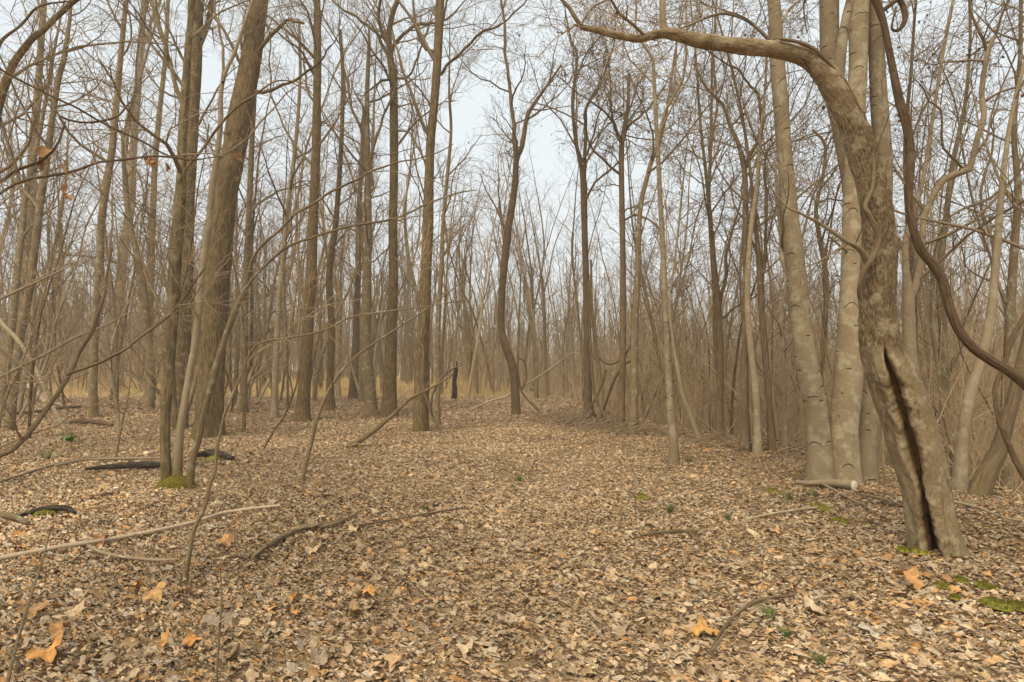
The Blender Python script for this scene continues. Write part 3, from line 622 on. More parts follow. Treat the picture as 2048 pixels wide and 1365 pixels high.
# ---- the clump of smooth big trunks
def beeches():
    SEED[0] += 1; rng = np.random.default_rng(SEED[0]); b, _ = gnd(1690, 968); Yb = b[1]; root = b; BASES.append((b[0], b[1]))
    o = empty('tree', root, 'clump of big smooth tan trunks joined at the foot, behind the hollow leaning trunk', 'tree')
    st = [([(1642, 990, 60), (1641, 955, 50), (1638, 888, 43), (1632, 821, 41), (1613, 720, 42), (1596, 585, 37), (1585, 484, 35), (1580, 438, 33), (1570, 320, 29), (1562, 219, 28), (1554, 117, 28), (1547, 0, 24)], -.02),
          ([(1684, 995, 78), (1684, 955, 64), (1687, 854, 51), (1697, 753, 51), (1701, 619, 40), (1705, 484, 38), (1707, 371, 36), (1712, 236, 33), (1717, 120, 34), (1718, 0, 37)], 0.0),
          ([(1732, 1000, 62), (1730, 960, 50), (1731, 888, 45), (1738, 800, 42), (1748, 700, 40), (1757, 600, 38), (1764, 484, 34), (1767, 337, 31), (1759, 219, 31), (1752, 100, 28), (1748, 0, 27)], .10),
          ([(1703, 420, 26), (1700, 350, 34), (1685, 260, 36), (1668, 180, 36), (1660, 100, 36), (1658, 0, 35)], .28)]
    leaders = []
    for i, (pts, dy) in enumerate(st):
        P, R = px_line(pts, Yb + dy); P, R = extend(P, R, 16 - i, rng, .5); P, R = resample(P, R, .04)
        g = Geo(); trunk(g, P, R, 64, .42 if i < 3 else 0, .16, .035, .25, .0012, seed=i * 3 + 1); g.build('stem', M['beech'], o, root)
        leaders.append((P[int(len(P) * .5):], R[int(len(P) * .5):]))
    for lp, dy in (([(1582, 560, 10), (1566, 520, 11), (1562, 470, 9), (1556, 400, 7), (1550, 330, 5)], .3), ([(1548, 90, 7), (1500, 45, 6), (1455, 28, 6), (1420, 33, 5), (1380, 50, 4), (1350, 62, 3)], -.4),
                   ([(1556, 62, 6), (1578, 20, 5), (1600, 0, 4)], .3), ([(1702, 510, 5), (1660, 475, 4)], -.3)):
        P, R = px_line(lp, Yb, dy); P, R = resample(P, R, .05); g = Geo(); trunk(g, P, R, 14, 0, .1, .05, 0, 0, seed=4); g.build('limb', M['beech'], o, root); leaders.append((P, R))
    gc = Geo(); crown(gc, rng, leaders, spec(.9, 1.1, .0025, .1)); gc.build('crown', M['twig'], o, root)
beeches()

# ---- the hollow leaning trunk
def hollow_tree():
    SEED[0] += 1; rng = np.random.default_rng(SEED[0]); b, _ = gnd(1872, 1104); Yb = b[1]; root = b; BASES.append((b[0], b[1]))
    o = empty('tree', root, 'leaning hollow trunk with a long dark split, its upper part arching left over the path', 'tree')
    pts = [(1880, 1135, 112), (1873, 1100, 100), (1861, 1036, 88), (1848, 968, 86), (1832, 900, 93), (1812, 830, 92), (1785, 753, 88), (1764, 700, 76), (1755, 619, 66), (1755, 550, 64), (1760, 484, 60), (1757, 430, 56), (1742, 371, 54), (1722, 300, 54), (1700, 236, 50), (1674, 186, 46), (1650, 150, 42), (1622, 122, 37), (1590, 108, 34), (1540, 98, 30), (1470, 91, 29), (1400, 82, 27), (1345, 68, 24), (1318, 68, 17), (1275, 77, 14), (1230, 70, 13), (1190, 60, 12), (1166, 55, 11), (1155, 42, 10), (1140, 18, 9), (1122, -4, 9), (1090, -50, 7)]
    P, R = px_line(pts, Yb, -.5)
    P, R = resample(P, R, .02)
    lg = [(1100, 1867), (1070, 1861), (1036, 1853), (985, 1845), (934, 1834), (888, 1823), (831, 1807), (780, 1792), (753, 1785), (715, 1771), (690, 1768)]
    wg = [(1120, 24), (1070, 26), (1036, 18), (985, 12), (934, 17), (888, 23), (831, 24), (780, 21), (753, 19), (725, 15), (702, 6), (690, 0)]
    scr = np.array([screen(p) for p in P])
    def rad(r, th, s, P, T, U, V, C):
        py = scr[:, 1]
        gx = np.interp(-py, [-a for a, _ in lg], [b_ for _, b_ in lg]); gw = np.interp(-py, [-a for a, _ in wg], [b_ for _, b_ in wg])
        gw = np.where(py < 690, 0, gw) * (1 + .5 * (noise(np.stack([s * 9, s * 0, s * 0], -1)) - .5) + .5 * (noise(np.stack([s * 31, s * 0, s * 0], -1)) - .5)) + 5 * (gw > .5) * (noise(np.stack([s * 14, s * 0 + 3, s * 0], -1)) - .5)
        halfpx = R * F / np.maximum(P[:, 1], 1)
        tocam = nrm(np.array([0, 0, CAMZ]) - P); cu = (tocam * U).sum(-1); cv = (tocam * V).sum(-1); phi = np.arctan2(cv, cu) % (2 * math.pi)
        right = nrm(np.cross(tocam, T)); sgn = np.sign((right * np.array([1, 0, 0])).sum(-1))
        off = np.arcsin(np.clip((gx - scr[:, 0]) / halfpx, -.8, .8))
        dirv = -np.sin(phi) * U[:, 0] + np.cos(phi) * V[:, 0]; phi = phi + np.sign(dirv) * off      # d(theta) towards +x
        d = ((th[None] - phi[:, None] + math.pi) % (2 * math.pi) - math.pi) * np.sign(dirv)[:, None]
        hw = np.maximum(gw / 2 / halfpx, 1e-3)[:, None]
        pr = np.where(gw[:, None] > .5, 1 - sst((np.abs(d) / hw - .72) / .4), 0)
        lip = np.where(gw[:, None] > .5, np.exp(-((np.abs(d) - hw * 1.5) / .16) ** 2), 0)
        sh = sst((735 - py) / 60) * sst((py - 140) / 120)
        roughm = np.clip(sh[:, None] * (1.15 - .5 * np.clip(np.abs(d + .2) - .9, 0, 1)) - .2 + .6 * (noise(C * 5) - .5) * (sh[:, None] > .05), 0, 1)
        crk = np.abs(noise(C * [9, 9, 2.2]) - .5)
        rd = r + roughm * .011 * (np.abs(noise(C * [95, 95, 14]) - .5) * 3 - .7 + .9 * (noise(C * [150, 150, 40]) - .5))
        rd = rd * (1 + .12 * lip) + (.006 * (noise(C * [18, 18, 60]) - .5) + .006 * (noise(C * [50, 50, 22]) - .5)) * (1 - roughm) + .020 * (noise(C * 5) - .5) - .007 * np.exp(-(crk / .018) ** 2) * (1 - roughm)
        for (ky, kth, kr, ka) in ((487, .95, .055, .30), (600, -.3, .05, .12), (150, .3, .07, .20), (745, -.5, .08, .14), (300, .5, .05, .15), (85, .1, .08, .22), (660, .6, .1, .12)):
            c = np.argmin(np.abs(scr[:, 1] - ky) + (0 if ky > 120 else 1) * np.abs(scr[:, 0] - 1400) * .02)
            rd = rd + R[:, None] * ka * np.exp(-(((s - s[c]) / kr) ** 2)[:, None] - ((d - kth) / .35) ** 2)
        rd = rd * (1 - .72 * pr)
        char_dark = sst((py - 985) / 60)[:, None]  # lower split blackened: darkness of the deep hollow painted in with the char
        return rd, (np.maximum(roughm, .15 * (1 - sh[:, None]) + .5 * np.exp(-(crk / .02) ** 2)), pr * (.65 + .35 * char_dark))
    g = Geo(); trunk(g, P, R, 180, .10, .12, .03, .25, .001, seed=5, radfn=rad); g.build('trunk', M['hollow'], o, root)
    leaders = [(P[int(len(P) * .72):], R[int(len(P) * .72):])]
    fr = lambda f: -.5 * f
    lim = [([(1676, 165, 22, -.26), (1680, 120, 21, -.26), (1687, 70, 18, -.24), (1694, 30, 17, -.22), (1702, -10, 14, -.2), (1712, -90, 12, -.1), (1722, -200, 8, 0)], M['beech']),
           ([(1332, 72, 20, -.28), (1327, 52, 15, -.29), (1325, 20, 12, -.30), (1325, -20, 12, -.3), (1318, -90, 9, -.3), (1310, -180, 6, -.2)], M['beech']),
           ([(1738, 530, 14, -.24), (1722, 502, 11, -.30), (1700, 487, 8, -.38), (1688, 480, 8, -.42), (1644, 450, 7, -.45), (1603, 428, 5, -.5), (1570, 411, 4, -.5), (1539, 371, 3, -.5)], M['pale']),
           ([(1162, 50, 5, -.5), (1180, 20, 4, -.5), (1205, 4, 4, -.5), (1235, -6, 3, -.5)], M['beech'])]
    for lp, m in lim:
        Q, S = px_line(lp, Yb); Q, S = resample(Q, S, .03); g = Geo(); trunk(g, Q, S, 24, 0, .1, .06, 0, .001, seed=4); g.build('limb', m, o, root); leaders.append((Q, S))
    gc = Geo(); crown(gc, rng, leaders, spec(.5, .9, .0016, .08)); gc.build('crown', M['twig'], o, root)
    return Yb
HY = hollow_tree()

def tube_thing(name, label, cat, pts, bk, Y=None, dy=0.0, step=.04, sides=12, lump=.08, twigs=0, group=None, wigr=0):
    SEED[0] += 1; rng = np.random.default_rng(SEED[0])
    if Y is None:
        P, R = [], []
        for p in pts:
            q, t = gnd(p[0], p[1]); r = p[2] * t / (2 * F); q = np.array([q[0], q[1], float(hgt(q[0], q[1])) + r * .7 + .048 + (p[3] if len(p) > 3 else 0)]); P.append(q); R.append(r)
        P, R = np.array(P), np.array(R)
    else: P, R = px_line(pts, Y, dy)
    P, R = resample(P, R, step)
    if wigr: P = P + wigr * (np.stack([noise(P * 3 + k * 9) for k in range(3)], -1) - .5)
    root = np.array([P[0][0], P[0][1], P[0][2]])
    g = Geo(); trunk(g, P, R, sides, 0, .1, lump, 0, 0, seed=SEED[0] % 13)
    for e, idx in ((0, 0), (1, -1)):                 # close the ends
        c = P[idx]; n0 = g.n; T = nrm(P[1] - P[0]) if e == 0 else nrm(P[-1] - P[-2]); ref = np.array([0., 1, 0]); U = nrm(ref - (ref @ T) * T); V = np.cross(T, U)
        th = np.arange(sides) * 2 * math.pi / sides; ring = c + R[idx] * 1.02 * (np.cos(th)[:, None] * U + np.sin(th)[:, None] * V)
        v = np.vstack([c[None] + T * R[idx] * (.15 if e else -.15), ring]); a = np.arange(sides); g.raw(v, tris=np.stack([a * 0, a + 1, (a + 1) % sides + 1], -1))
    if twigs == 0:
        o = g.build(name, M[bk], None, root); return tag(o, label, cat, group)
    o = empty(name, root, label, cat, group); g.build('stem', M[bk], o, root)
    gc = Geo(); crown(gc, rng, [(P, R)], [(max(twigs * 2, 3.2 / max(.3, len(P) * step)), 0, .98, .8, .9, 6, .02, .2, 4, .0026), (5, .15, .98, .4, .8, 5, .02, .2, 3, .0018)]); gc.build('crown', M['twig'], o, root)
    return o
# vines
tube_thing('vine', 'thick brown vine hanging in a long double curve at the right edge', 'vine',
    [(1735, -60, 20), (1745, -15, 20), (1756, 12, 19), (1767, 45, 17), (1775, 84, 16), (1785, 135, 15), (1799, 202, 16), (1814, 253, 16), (1822, 320, 15), (1818, 388, 14), (1822, 438, 15), (1829, 467, 17), (1842, 500, 19), (1866, 531, 18), (1885, 561, 18), (1898, 612, 17), (1917, 659, 17), (1946, 696, 17), (1984, 723, 17), (2021, 745, 18), (2060, 778, 18), (2130, 850, 18), (2180, 960, 18), (2200, 1080, 18)], 'vine', Y=4.1, step=.02, sides=28, lump=.20)
tube_thing('vine', 'short hooked loop of brown vine at the top right beside the long hanging one', 'vine',
    [(1764, 24, 9), (1778, 12, 9), (1795, 0, 10), (1803, 6, 11), (1809, 22, 12), (1810, 40, 11), (1803, 55, 9), (1793, 62, 7), (1784, 58, 5), (1786, 40, 4), (1792, 15, 3)], 'vine', Y=4.15, step=.015, sides=20)
tube_thing('vine', 'thin dark vine spiralling round the leaning hollow trunk', 'vine',
    [(1560, 78, 6, -.36), (1600, 86, 7, -.36), (1640, 108, 7, -.33), (1690, 165, 6, -.30), (1722, 225, 6, -.28), (1740, 280, 6, -.26), (1748, 330, 7, -.29), (1744, 380, 7, -.31), (1730, 412, 8, -.32), (1738, 430, 9, -.33), (1754, 462, 12, -.33), (1757, 486, 12, -.33), (1745, 515, 11, -.32), (1727, 545, 10, -.29), (1718, 575, 8, -.26), (1718, 598, 5, -.2)], 'dark', Y=HY - .02, step=.02, sides=14)
TY = gnd(841, 862)[0][1]
tube_thing('vine', 'dark vine running down the thickest central trunk and out into the leaves', 'vine',
    [(849, 620, 5), (849, 645, 5), (840, 686, 5), (847, 700, 5), (846, 770, 6), (856, 807, 6), (868, 838, 6), (883, 862, 6)], 'dark', Y=TY - .42, dy=-.05, step=.05)
tube_thing('vine', 'dark vine arching up and right from beside the thickest central trunk', 'vine',
    [(868, 838, 5), (862, 820, 5), (866, 787, 5), (886, 753, 5), (905, 738, 4), (925, 730, 3)], 'dark', Y=TY - .45, dy=-.3, step=.05)
for lab, pts in (('dark rope-like vine hanging from the dark straight trunk in a low swag', [(1182, 520, 4), (1184, 620, 5), (1190, 690, 5), (1205, 722, 5), (1225, 728, 4), (1245, 715, 4), (1262, 690, 4), (1275, 640, 3)]),
                 ('vine dropping beside the dark straight trunk and ending in a tangle of roots', [(1178, 560, 5), (1180, 660, 5), (1184, 740, 6), (1190, 790, 6), (1205, 825, 6), (1225, 850, 6)]),
                 ('curved vine stem leaning right from the root tangle toward the vine-tangled trunk', [(1200, 838, 6), (1214, 800, 5), (1228, 760, 6), (1246, 732, 6), (1262, 722, 4)]),
                 ('short looping vine at the foot of the dark straight trunk', [(1222, 860, 5), (1196, 840, 5), (1184, 815, 5), (1192, 795, 4), (1204, 770, 4), (1212, 740, 4)]),
                 ('dark root running right along the ground from the root tangle', [(1190, 846, 6), (1215, 838, 6), (1240, 850, 6), (1262, 864, 6)])):
    tube_thing('vine', lab, 'vine', pts, 'dark', Y=gnd(1176, 846)[0][1] - .3, dy=-.6, step=.06, group='dark vines round the straight dark trunk')
tube_thing('vine', 'dark vine bowed out from the bent centre tree down into the leaves', 'vine', [(1036, 660, 3), (1037, 700, 3), (1036, 740, 4), (1042, 780, 4), (1056, 800, 4), (1072, 815, 5), (1087, 834, 5)], 'dark', Y=gnd(1037, 830)[0][1] - .25, dy=-.1, step=.08)
tube_thing('vine', 'thin vine looping right of the bent centre tree', 'vine', [(1038, 716, 3), (1049, 724, 3), (1053, 745, 3), (1050, 765, 3), (1040, 782, 3)], 'dark', Y=gnd(1037, 830)[0][1] - .3, step=.06)
tube_thing('vine', 'thinner snaking vine low at the right edge, crossing pale stems', 'vine', [(2080, 590, 9), (2048, 635, 9), (2021, 686, 10), (2008, 730, 9), (1992, 770, 8), (1991, 797, 8), (1998, 838, 9), (2021, 898, 10), (2047, 951, 10), (2075, 985, 10)], 'vine', Y=6.0, dy=-.4, step=.05, sides=16)

# right side trees
tree('pale forked tree behind the hollow trunk, its right limb rising in steps',
     [(1835, 900, 26), (1828, 800, 24), (1820, 700, 22), (1817, 640, 22), (1816, 590, 20), (1812, 540, 13), (1812, 480, 12), (1830, 420, 9), (1850, 340, 8), (1862, 260, 7), (1868, 220, 6)],
     limbs=[([(1818, 600, 15), (1838, 555, 14), (1845, 520, 14), (1849, 450, 12), (1865, 400, 12), (1885, 368, 13), (1907, 354, 13), (1936, 342, 12), (1942, 310, 10), (1946, 280, 10), (1962, 229, 10), (1975, 168, 9), (1977, 111, 9), (1990, 70, 6), (2008, 34, 5)], -.6),
            ([(1936, 342, 7), (1916, 330, 5), (1895, 310, 5), (1890, 270, 5), (1889, 220, 4), (1860, 200, 3)], -.8, 1), ([(1977, 111, 7), (1962, 85, 6), (1952, 50, 5), (1944, 0, 4)], -.5)],
     bk='pale', H=12, t0=.6, Yb=8.4, size=.9, dens=1.2, rm=.0024, leaves=300, base=(1835, 940), sides=24, twigs='twig', bury=.5)
tree('pale straight trunk right of the hollow tree, whitest high up',
     [(1920, 985, 22), (1924, 900, 21), (1938, 800, 20), (1958, 736, 18), (1975, 670, 18), (1983, 620, 15), (1988, 568, 14), (1994, 500, 13), (2000, 420, 11), (2010, 320, 9), (2030, 200, 7)],
     bk='pale', H=10, t0=.5, size=.9, rm=.003, leaves=200, sides=24, dens=1.1)
tree('dark mossy trunk leaning sharply right at the right edge',
     [(1950, 990, 30), (1975, 945, 30), (1996, 905, 28), (2015, 840, 24), (2035, 760, 22), (2060, 660, 20), (2075, 500, 16)], bk='dark', H=9, t0=.3, moss=.6, Yb=6.9, dens=1.3, size=.9, rm=.003)
tree('slim tan tree close right of the hollow trunk, half hidden by it',
     [(1880, 950, 16), (1884, 850, 16), (1886, 740, 15), (1885, 640, 14), (1880, 540, 13), (1892, 440, 11), (1905, 330, 9), (1930, 210, 7), (1940, 90, 5)], bk='beech', H=12, t0=.45, Yb=9.6, dens=1.2, rm=.003, leaves=150)
tree('straight grey tree at the right edge with twisting upper limbs',
     [(2010, 960, 22), (2012, 850, 20), (2018, 700, 18), (2022, 600, 16), (2030, 480, 14), (2036, 380, 12), (2028, 260, 9), (2040, 120, 7)],
     limbs=[([(2020, 620, 8), (1996, 560, 7), (1980, 480, 6), (1972, 400, 5), (1990, 300, 4)], .4), ([(2034, 400, 8), (2000, 380, 7), (1960, 410, 6), (1900, 440, 4), (1880, 450, 3)], -.6, 1)],
     bk='grey', H=12, t0=.4, Yb=9.0, dens=1.3, rm=.003, leaves=250)
tree('thin tan tree seen between the first smooth trunk and the middle ones',
     [(1645, 900, 12), (1640, 800, 11), (1650, 640, 10), (1652, 560, 10), (1640, 480, 9), (1632, 420, 8), (1646, 350, 7), (1650, 290, 6), (1625, 260, 4)], bk='grey', H=9, t0=.5, Yb=11.5, dens=1.5, ext=False, rm=.003, leaves=100)
# charred snag
o_, _, _, _ = tree('short charred snag with a broken top standing at the far end of the path', [(908, 799, 9), (910, 782, 8), (909, 762, 7), (912, 742, 7), (914, 730, 4), (913, 722, 2)], bk='char_dark', name='snag', cat='dead tree', ext=False, dens=0, flare=.3, lump=.3, step=.05)

# ------------------------------------------------------------------ fallen wood
ft = tube_thing
ft('fallen_branch', 'long peeled pale stick lying across the lower left', 'branch', [(-60, 1148, 11), (0, 1133, 10), (129, 1108, 9), (181, 1100, 9), (273, 1083, 8), (388, 1057, 7), (446, 1038, 6), (511, 1028, 5), (560, 1022, 4)], 'peeled', step=.04)
ft('fallen_branch', 'curved bare twig lying just below the long peeled stick', 'branch', [(176, 1107, 6), (204, 1120, 6), (240, 1128, 5), (273, 1132, 5), (320, 1135, 5), (360, 1133, 4)], 'pale', step=.03)
ft('fallen_branch', 'crooked branch lying in the leaves at lower centre left', 'branch', [(505, 1130, 7), (532, 1108, 9), (570, 1086, 9), (607, 1070, 9), (658, 1064, 8), (690, 1052, 7), (715, 1035, 4)], 'lichen', step=.03, twigs=.8)
ft('fallen_branch', 'long thin dark twig lying right of the crooked branch', 'branch', [(700, 1066, 4), (750, 1058, 4), (819, 1046, 4), (870, 1036, 4), (931, 1026, 3)], 'dark')
ft('fallen_branch', 'short brown stick lying alone in the middle foreground', 'branch', [(1280, 1084, 5), (1320, 1079, 6), (1360, 1076, 6), (1394, 1076, 7)], 'brown')
ft('fallen_branch', 'straight pale stick pointing left, below the cut log', 'branch', [(1500, 1050, 4), (1536, 1041, 5), (1600, 1031, 5), (1665, 1024, 5)], 'pale')
ft('fallen_branch', 'thin stick lying aslant in front of the cut log', 'branch', [(1606, 958, 4), (1640, 975, 5), (1690, 1003, 5), (1720, 1018, 3)], 'pale')
ft('fallen_branch', 'forked twig lying in the leaves at lower right centre', 'branch', [(1420, 1330, 6), (1440, 1290, 6), (1470, 1250, 7), (1520, 1220, 7), (1590, 1208, 5)], 'dark', twigs=1.2)
ft('fallen_branch', 'thin dark stick behind the hollow trunk foot, pointing at the cut log', 'branch', [(1715, 998, 4), (1760, 1008, 5), (1815, 1025, 5)], 'dark')
ft('fallen_branch', 'thin pale stick lying right of the hollow trunk foot', 'branch', [(1895, 1012, 5), (1950, 1025, 5), (2010, 1048, 4), (2040, 1052, 3)], 'pale')
ft('fallen_branch', 'grey stick lying flat in front of the slim grey tree', 'branch', [(28, 832, 6), (70, 829, 6), (110, 822, 6), (160, 818, 5)], 'dark')
ft('fallen_branch', 'long grey stick left of the mossy clump, lying along the leaves', 'branch', [(-20, 980, 4), (40, 960, 4), (110, 938, 4), (180, 924, 4), (260, 923, 3)], 'grey')
ft('fallen_branch', 'thin dry stick in front of the blackened log', 'branch', [(110, 940, 5), (170, 928, 5), (240, 926, 5), (320, 924, 4)], 'pale')
ft('root', 'curved grey root surfacing at the left edge', 'root', [(-30, 1046, 13), (0, 1045, 13), (30, 1050, 12), (56, 1060, 8)], 'grey')
ft('fallen_log', 'blackened rotten log lying behind the mossy clump', 'log', [(170, 947, 4), (205, 944, 7), (250, 942, 10), (290, 941, 11), (330, 939, 8)], 'char_dark', lump=.3)
ft('fallen_log', 'dark rotten log with a little moss right of the clump foot', 'log', [(392, 920, 8), (415, 918, 13), (440, 921, 13), (466, 926, 7)], 'char_dark', lump=.3)
ft('fallen_log', 'dark decaying stump piece with moss at the left edge of the leaves', 'log', [(30, 1048, 6), (60, 1040, 13), (100, 1032, 17), (135, 1032, 14), (150, 1038, 6)], 'char_dark', lump=.35)
ft('fallen_log', 'brown rotten log behind the slim grey tree foot', 'log', [(140, 851, 6), (165, 850, 9), (205, 853, 8), (225, 856, 5)], 'vine', lump=.25)
# the pale cut log with a sawn end
def cut_log():
    pts = [(1592, 968, 8), (1620, 971, 9), (1650, 972, 14), (1680, 976, 17), (1708, 981, 20)]
    P, R = [], []
    for p in pts:
        q, t = gnd(p[0], p[1] + 5); r = p[2] * t / (2 * F); P.append([q[0], q[1], float(hgt(q[0], q[1])) + r * .9 + .03]); R.append(r)
    P, R = resample(P, R, .03); root = P[0].copy(); o = empty('fallen_log', root, 'short pale sawn log lying in front of the smooth clump, cut end facing right', 'log')
    g = Geo(); trunk(g, P, R, 28, 0, .1, .04, 0, .001, seed=3); g.build('bark', M['pale'], o, root)
    for idx, sg in ((-1, 1), (0, -1)):
        T = nrm(P[-1] - P[-2]); ref = np.array([0., 1, 0]); U = nrm(ref - (ref @ T) * T); V = np.cross(T, U); th = np.arange(28) * 2 * math.pi / 28; g = Geo()
        rows = [P[idx] + sg * T * .004 + R[idx] * f * (np.cos(th)[:, None] * U + np.sin(th)[:, None] * V) for f in (1.0, .92, .5, .45, .1)]
        V_ = np.array(rows); V_[1] += sg * T * .004; V_[3] += sg * T * .002; j = (np.arange(4) * 28)[:, None]; a = np.arange(28)[None]; b = (a + 1) % 28
        g.raw(V_, quads=np.stack([j + a, j + b, j + 28 + b, j + 28 + a], -1).reshape(-1, 4)); g.build('cut_end', M['cutwood'], o, root)
cut_log()
# leaning dead wood, stood between ground and air
ft('dead_branch', 'dead branch leaning up to the right from the leaves in front of the forked tree', 'branch', [(696, 897, 13), (728, 876, 11), (761, 851, 9), (795, 821, 7), (822, 797, 6), (866, 774, 4), (905, 750, 3)], 'brown', Y=gnd(694, 898)[0][1], dy=1.2, twigs=.6)
ft('dead_branch', 'pale peeled log propped against the thin leaning tree at far left', 'branch', [(30, 742, 9), (45, 760, 12), (65, 778, 13), (95, 805, 12)], 'peeled', Y=gnd(95, 806)[0][1] + .6, dy=-.6)
ft('dead_branch', 'long dead branch slanting down right at the left edge into the leaves', 'branch', [(-10, 620, 6), (5, 648, 8), (35, 680, 8), (60, 718, 8), (80, 756, 8), (97, 800, 8), (118, 835, 7), (135, 872, 6)], 'pale', Y=gnd(135, 874)[0][1] + .4, dy=-.4, twigs=1)
ft('dead_branch', 'thin stick resting on the leaves left of the bent centre tree', 'branch', [(945, 817, 3), (985, 801, 4), (1010, 794, 4), (1025, 785, 4)], 'peeled', Y=gnd(945, 817)[0][1], dy=-.4)
ft('dead_branch', 'thin pale branch slanting up right from the bent centre tree', 'branch', [(1041, 776, 4), (1075, 755, 3), (1105, 735, 3), (1135, 712, 2), (1150, 706, 2), (1167, 713, 2)], 'pale', Y=gnd(1037, 830)[0][1] - .2, dy=-.5)
ft('dead_branch', 'pale dead branch slanting up right in front of the right-hand brush', 'branch', [(1912, 990, 6), (1935, 968, 6), (1955, 950, 5), (1990, 930, 4)], 'pale', Y=7.2, dy=-.2)
ft('dead_branch', 'dark broken branch sticking out left high on the pale bending trunk', 'branch', [(258, 540, 5), (240, 528, 6), (200, 518, 5), (165, 512, 4), (140, 511, 4), (108, 502, 4)], 'dark', Y=gnd(226, 776)[0][1] - .2, dy=-1.5, twigs=.8)
ft('seedling', 'thin bare seedling stem at the lower left corner', 'seedling', [(14, 1370, 7), (30, 1300, 6), (55, 1215, 6), (72, 1160, 5), (88, 1110, 4), (98, 1070, 3)], 'grey', Y=2.55, dy=.3)
ft('seedling', 'thin forked seedling stem in the bottom foreground left of centre', 'seedling', [(722, 1330, 3), (724, 1285, 3), (735, 1262, 4), (755, 1225, 4), (764, 1205, 3), (790, 1180, 2)], 'dark', Y=2.95, dy=.3)
ft('seedling', 'thin pale seedling left of the slim tree with the spreading foot', 'seedling', [(232, 918, 4), (238, 880, 4), (243, 850, 4), (258, 780, 3), (262, 700, 2)], 'grey', Y=gnd(232, 918)[0][1], twigs=1)
ft('seedling', 'thin stem with reddish tip standing left of the slanting sapling', 'seedling', [(527, 900, 3), (548, 862, 3), (570, 830, 3), (590, 780, 3), (600, 740, 2)], 'vine', Y=gnd(527, 902)[0][1], twigs=1)
def weed():
    q, _ = gnd(436, 1365); Y = 2.75; P, R = px_line([(432, 1420, 4), (434, 1340, 4), (441, 1240, 4), (443, 1180, 3), (440, 1140, 3)], Y); P, R = resample(P, R, .03)
    root = P[0]; o = empty('seedling', root, 'seedling stem holding two limp grey-brown leaves in the lower left foreground', 'seedling'); g = Geo(); trunk(g, P, R, 10, 0, .1, .1, seed=1); g.build('stem', M['grey'], o, root)
    r = np.random.default_rng(4)
    for (px, py, s, c) in ((424, 1240, .10, (.26, .20, .15)), (455, 1235, .10, (.24, .185, .13)), (462, 1212, .07, (.22, .15, .09)), (441, 1138, .05, (.38, .19, .06))):
        p, _ = at(px, py, Y); g = Geo(); leaf_field(g, r, p[:1], p[1:2], np.array([s]), 18, 2, 0, .9, .8, 0, z=p[2:3], colors=np.array([c])); g.build('limp_leaf', M['leaf'], o, root, smooth=True)
weed()

# ------------------------------------------------------------------ single large leaves, moss, grass
BL = [(95, 1328, 74, 1, (.56, .26, .07), 'large bright orange lobed leaf in the lower left corner'), (120, 1282, 66, 2, (.42, .22, .08), 'large brown leaf just above the bright orange one at lower left'),
      (62, 1248, 60, 1, (.36, .20, .09), 'flat brown leaf near the left edge of the foreground'), (60, 1308, 50, 2, (.36, .30, .23), 'grey leaf beside the bright orange one at lower left'), (305, 1210, 54, 1, (.52, .30, .12), 'tan-orange lobed leaf in the left foreground'),
      (330, 1300, 50, 2, (.56, .25, .06), 'orange leaf right of the bright orange corner leaf'), (385, 1298, 40, 1, (.55, .24, .06), 'small bright orange leaf in the left foreground'), (205, 1095, 46, 2, (.45, .20, .07), 'orange-brown leaf lying against the peeled stick'),
      (735, 1205, 40, 1, (.56, .26, .08), 'light orange lobed leaf at lower centre'), (588, 1212, 34, 0, (.50, .23, .06), 'folded orange leaf left of lower centre'), (796, 1345, 58, 2, (.52, .33, .19), 'large tan leaf at the bottom centre'),
      (932, 1313, 46, 1, (.62, .47, .31), 'pale star-shaped leaf at bottom centre'), (1408, 1285, 62, 1, (.56, .30, .08), 'large yellow-orange leaf at lower right centre'), (1622, 1235, 50, 3, (.60, .46, .31), 'flat pale square-edged leaf in the right foreground'),
      (1818, 1186, 60, 1, (.54, .27, .09), 'large orange leaf below the hollow trunk foot'), (1300, 1145, 36, 1, (.60, .46, .28), 'pale yellowish leaf in the middle foreground'), (708, 1240, 50, 0, (.30, .19, .09), 'curled brown leaf standing on edge at lower centre left'),
      (640, 1335, 60, 0, (.31, .25, .19), 'rolled grey leaf near the bottom centre left'), (1550, 1075, 34, 1, (.52, .31, .14), 'tan-orange leaf left of the hollow trunk'), (207, 996, 46, 2, (.44, .31, .18), 'wide tan leaf behind the peeled stick'),
      (712, 1068, 26, 3, (.60, .45, .27), 'pale leaf beside the crooked branch'), (625, 1112, 42, 3, (.54, .38, .23), 'pale tan leaf below the crooked branch'), (450, 1100, 44, 1, (.50, .27, .11), 'orange-tan leaf right of the crooked sapling foot')]
rl = np.random.default_rng(77)
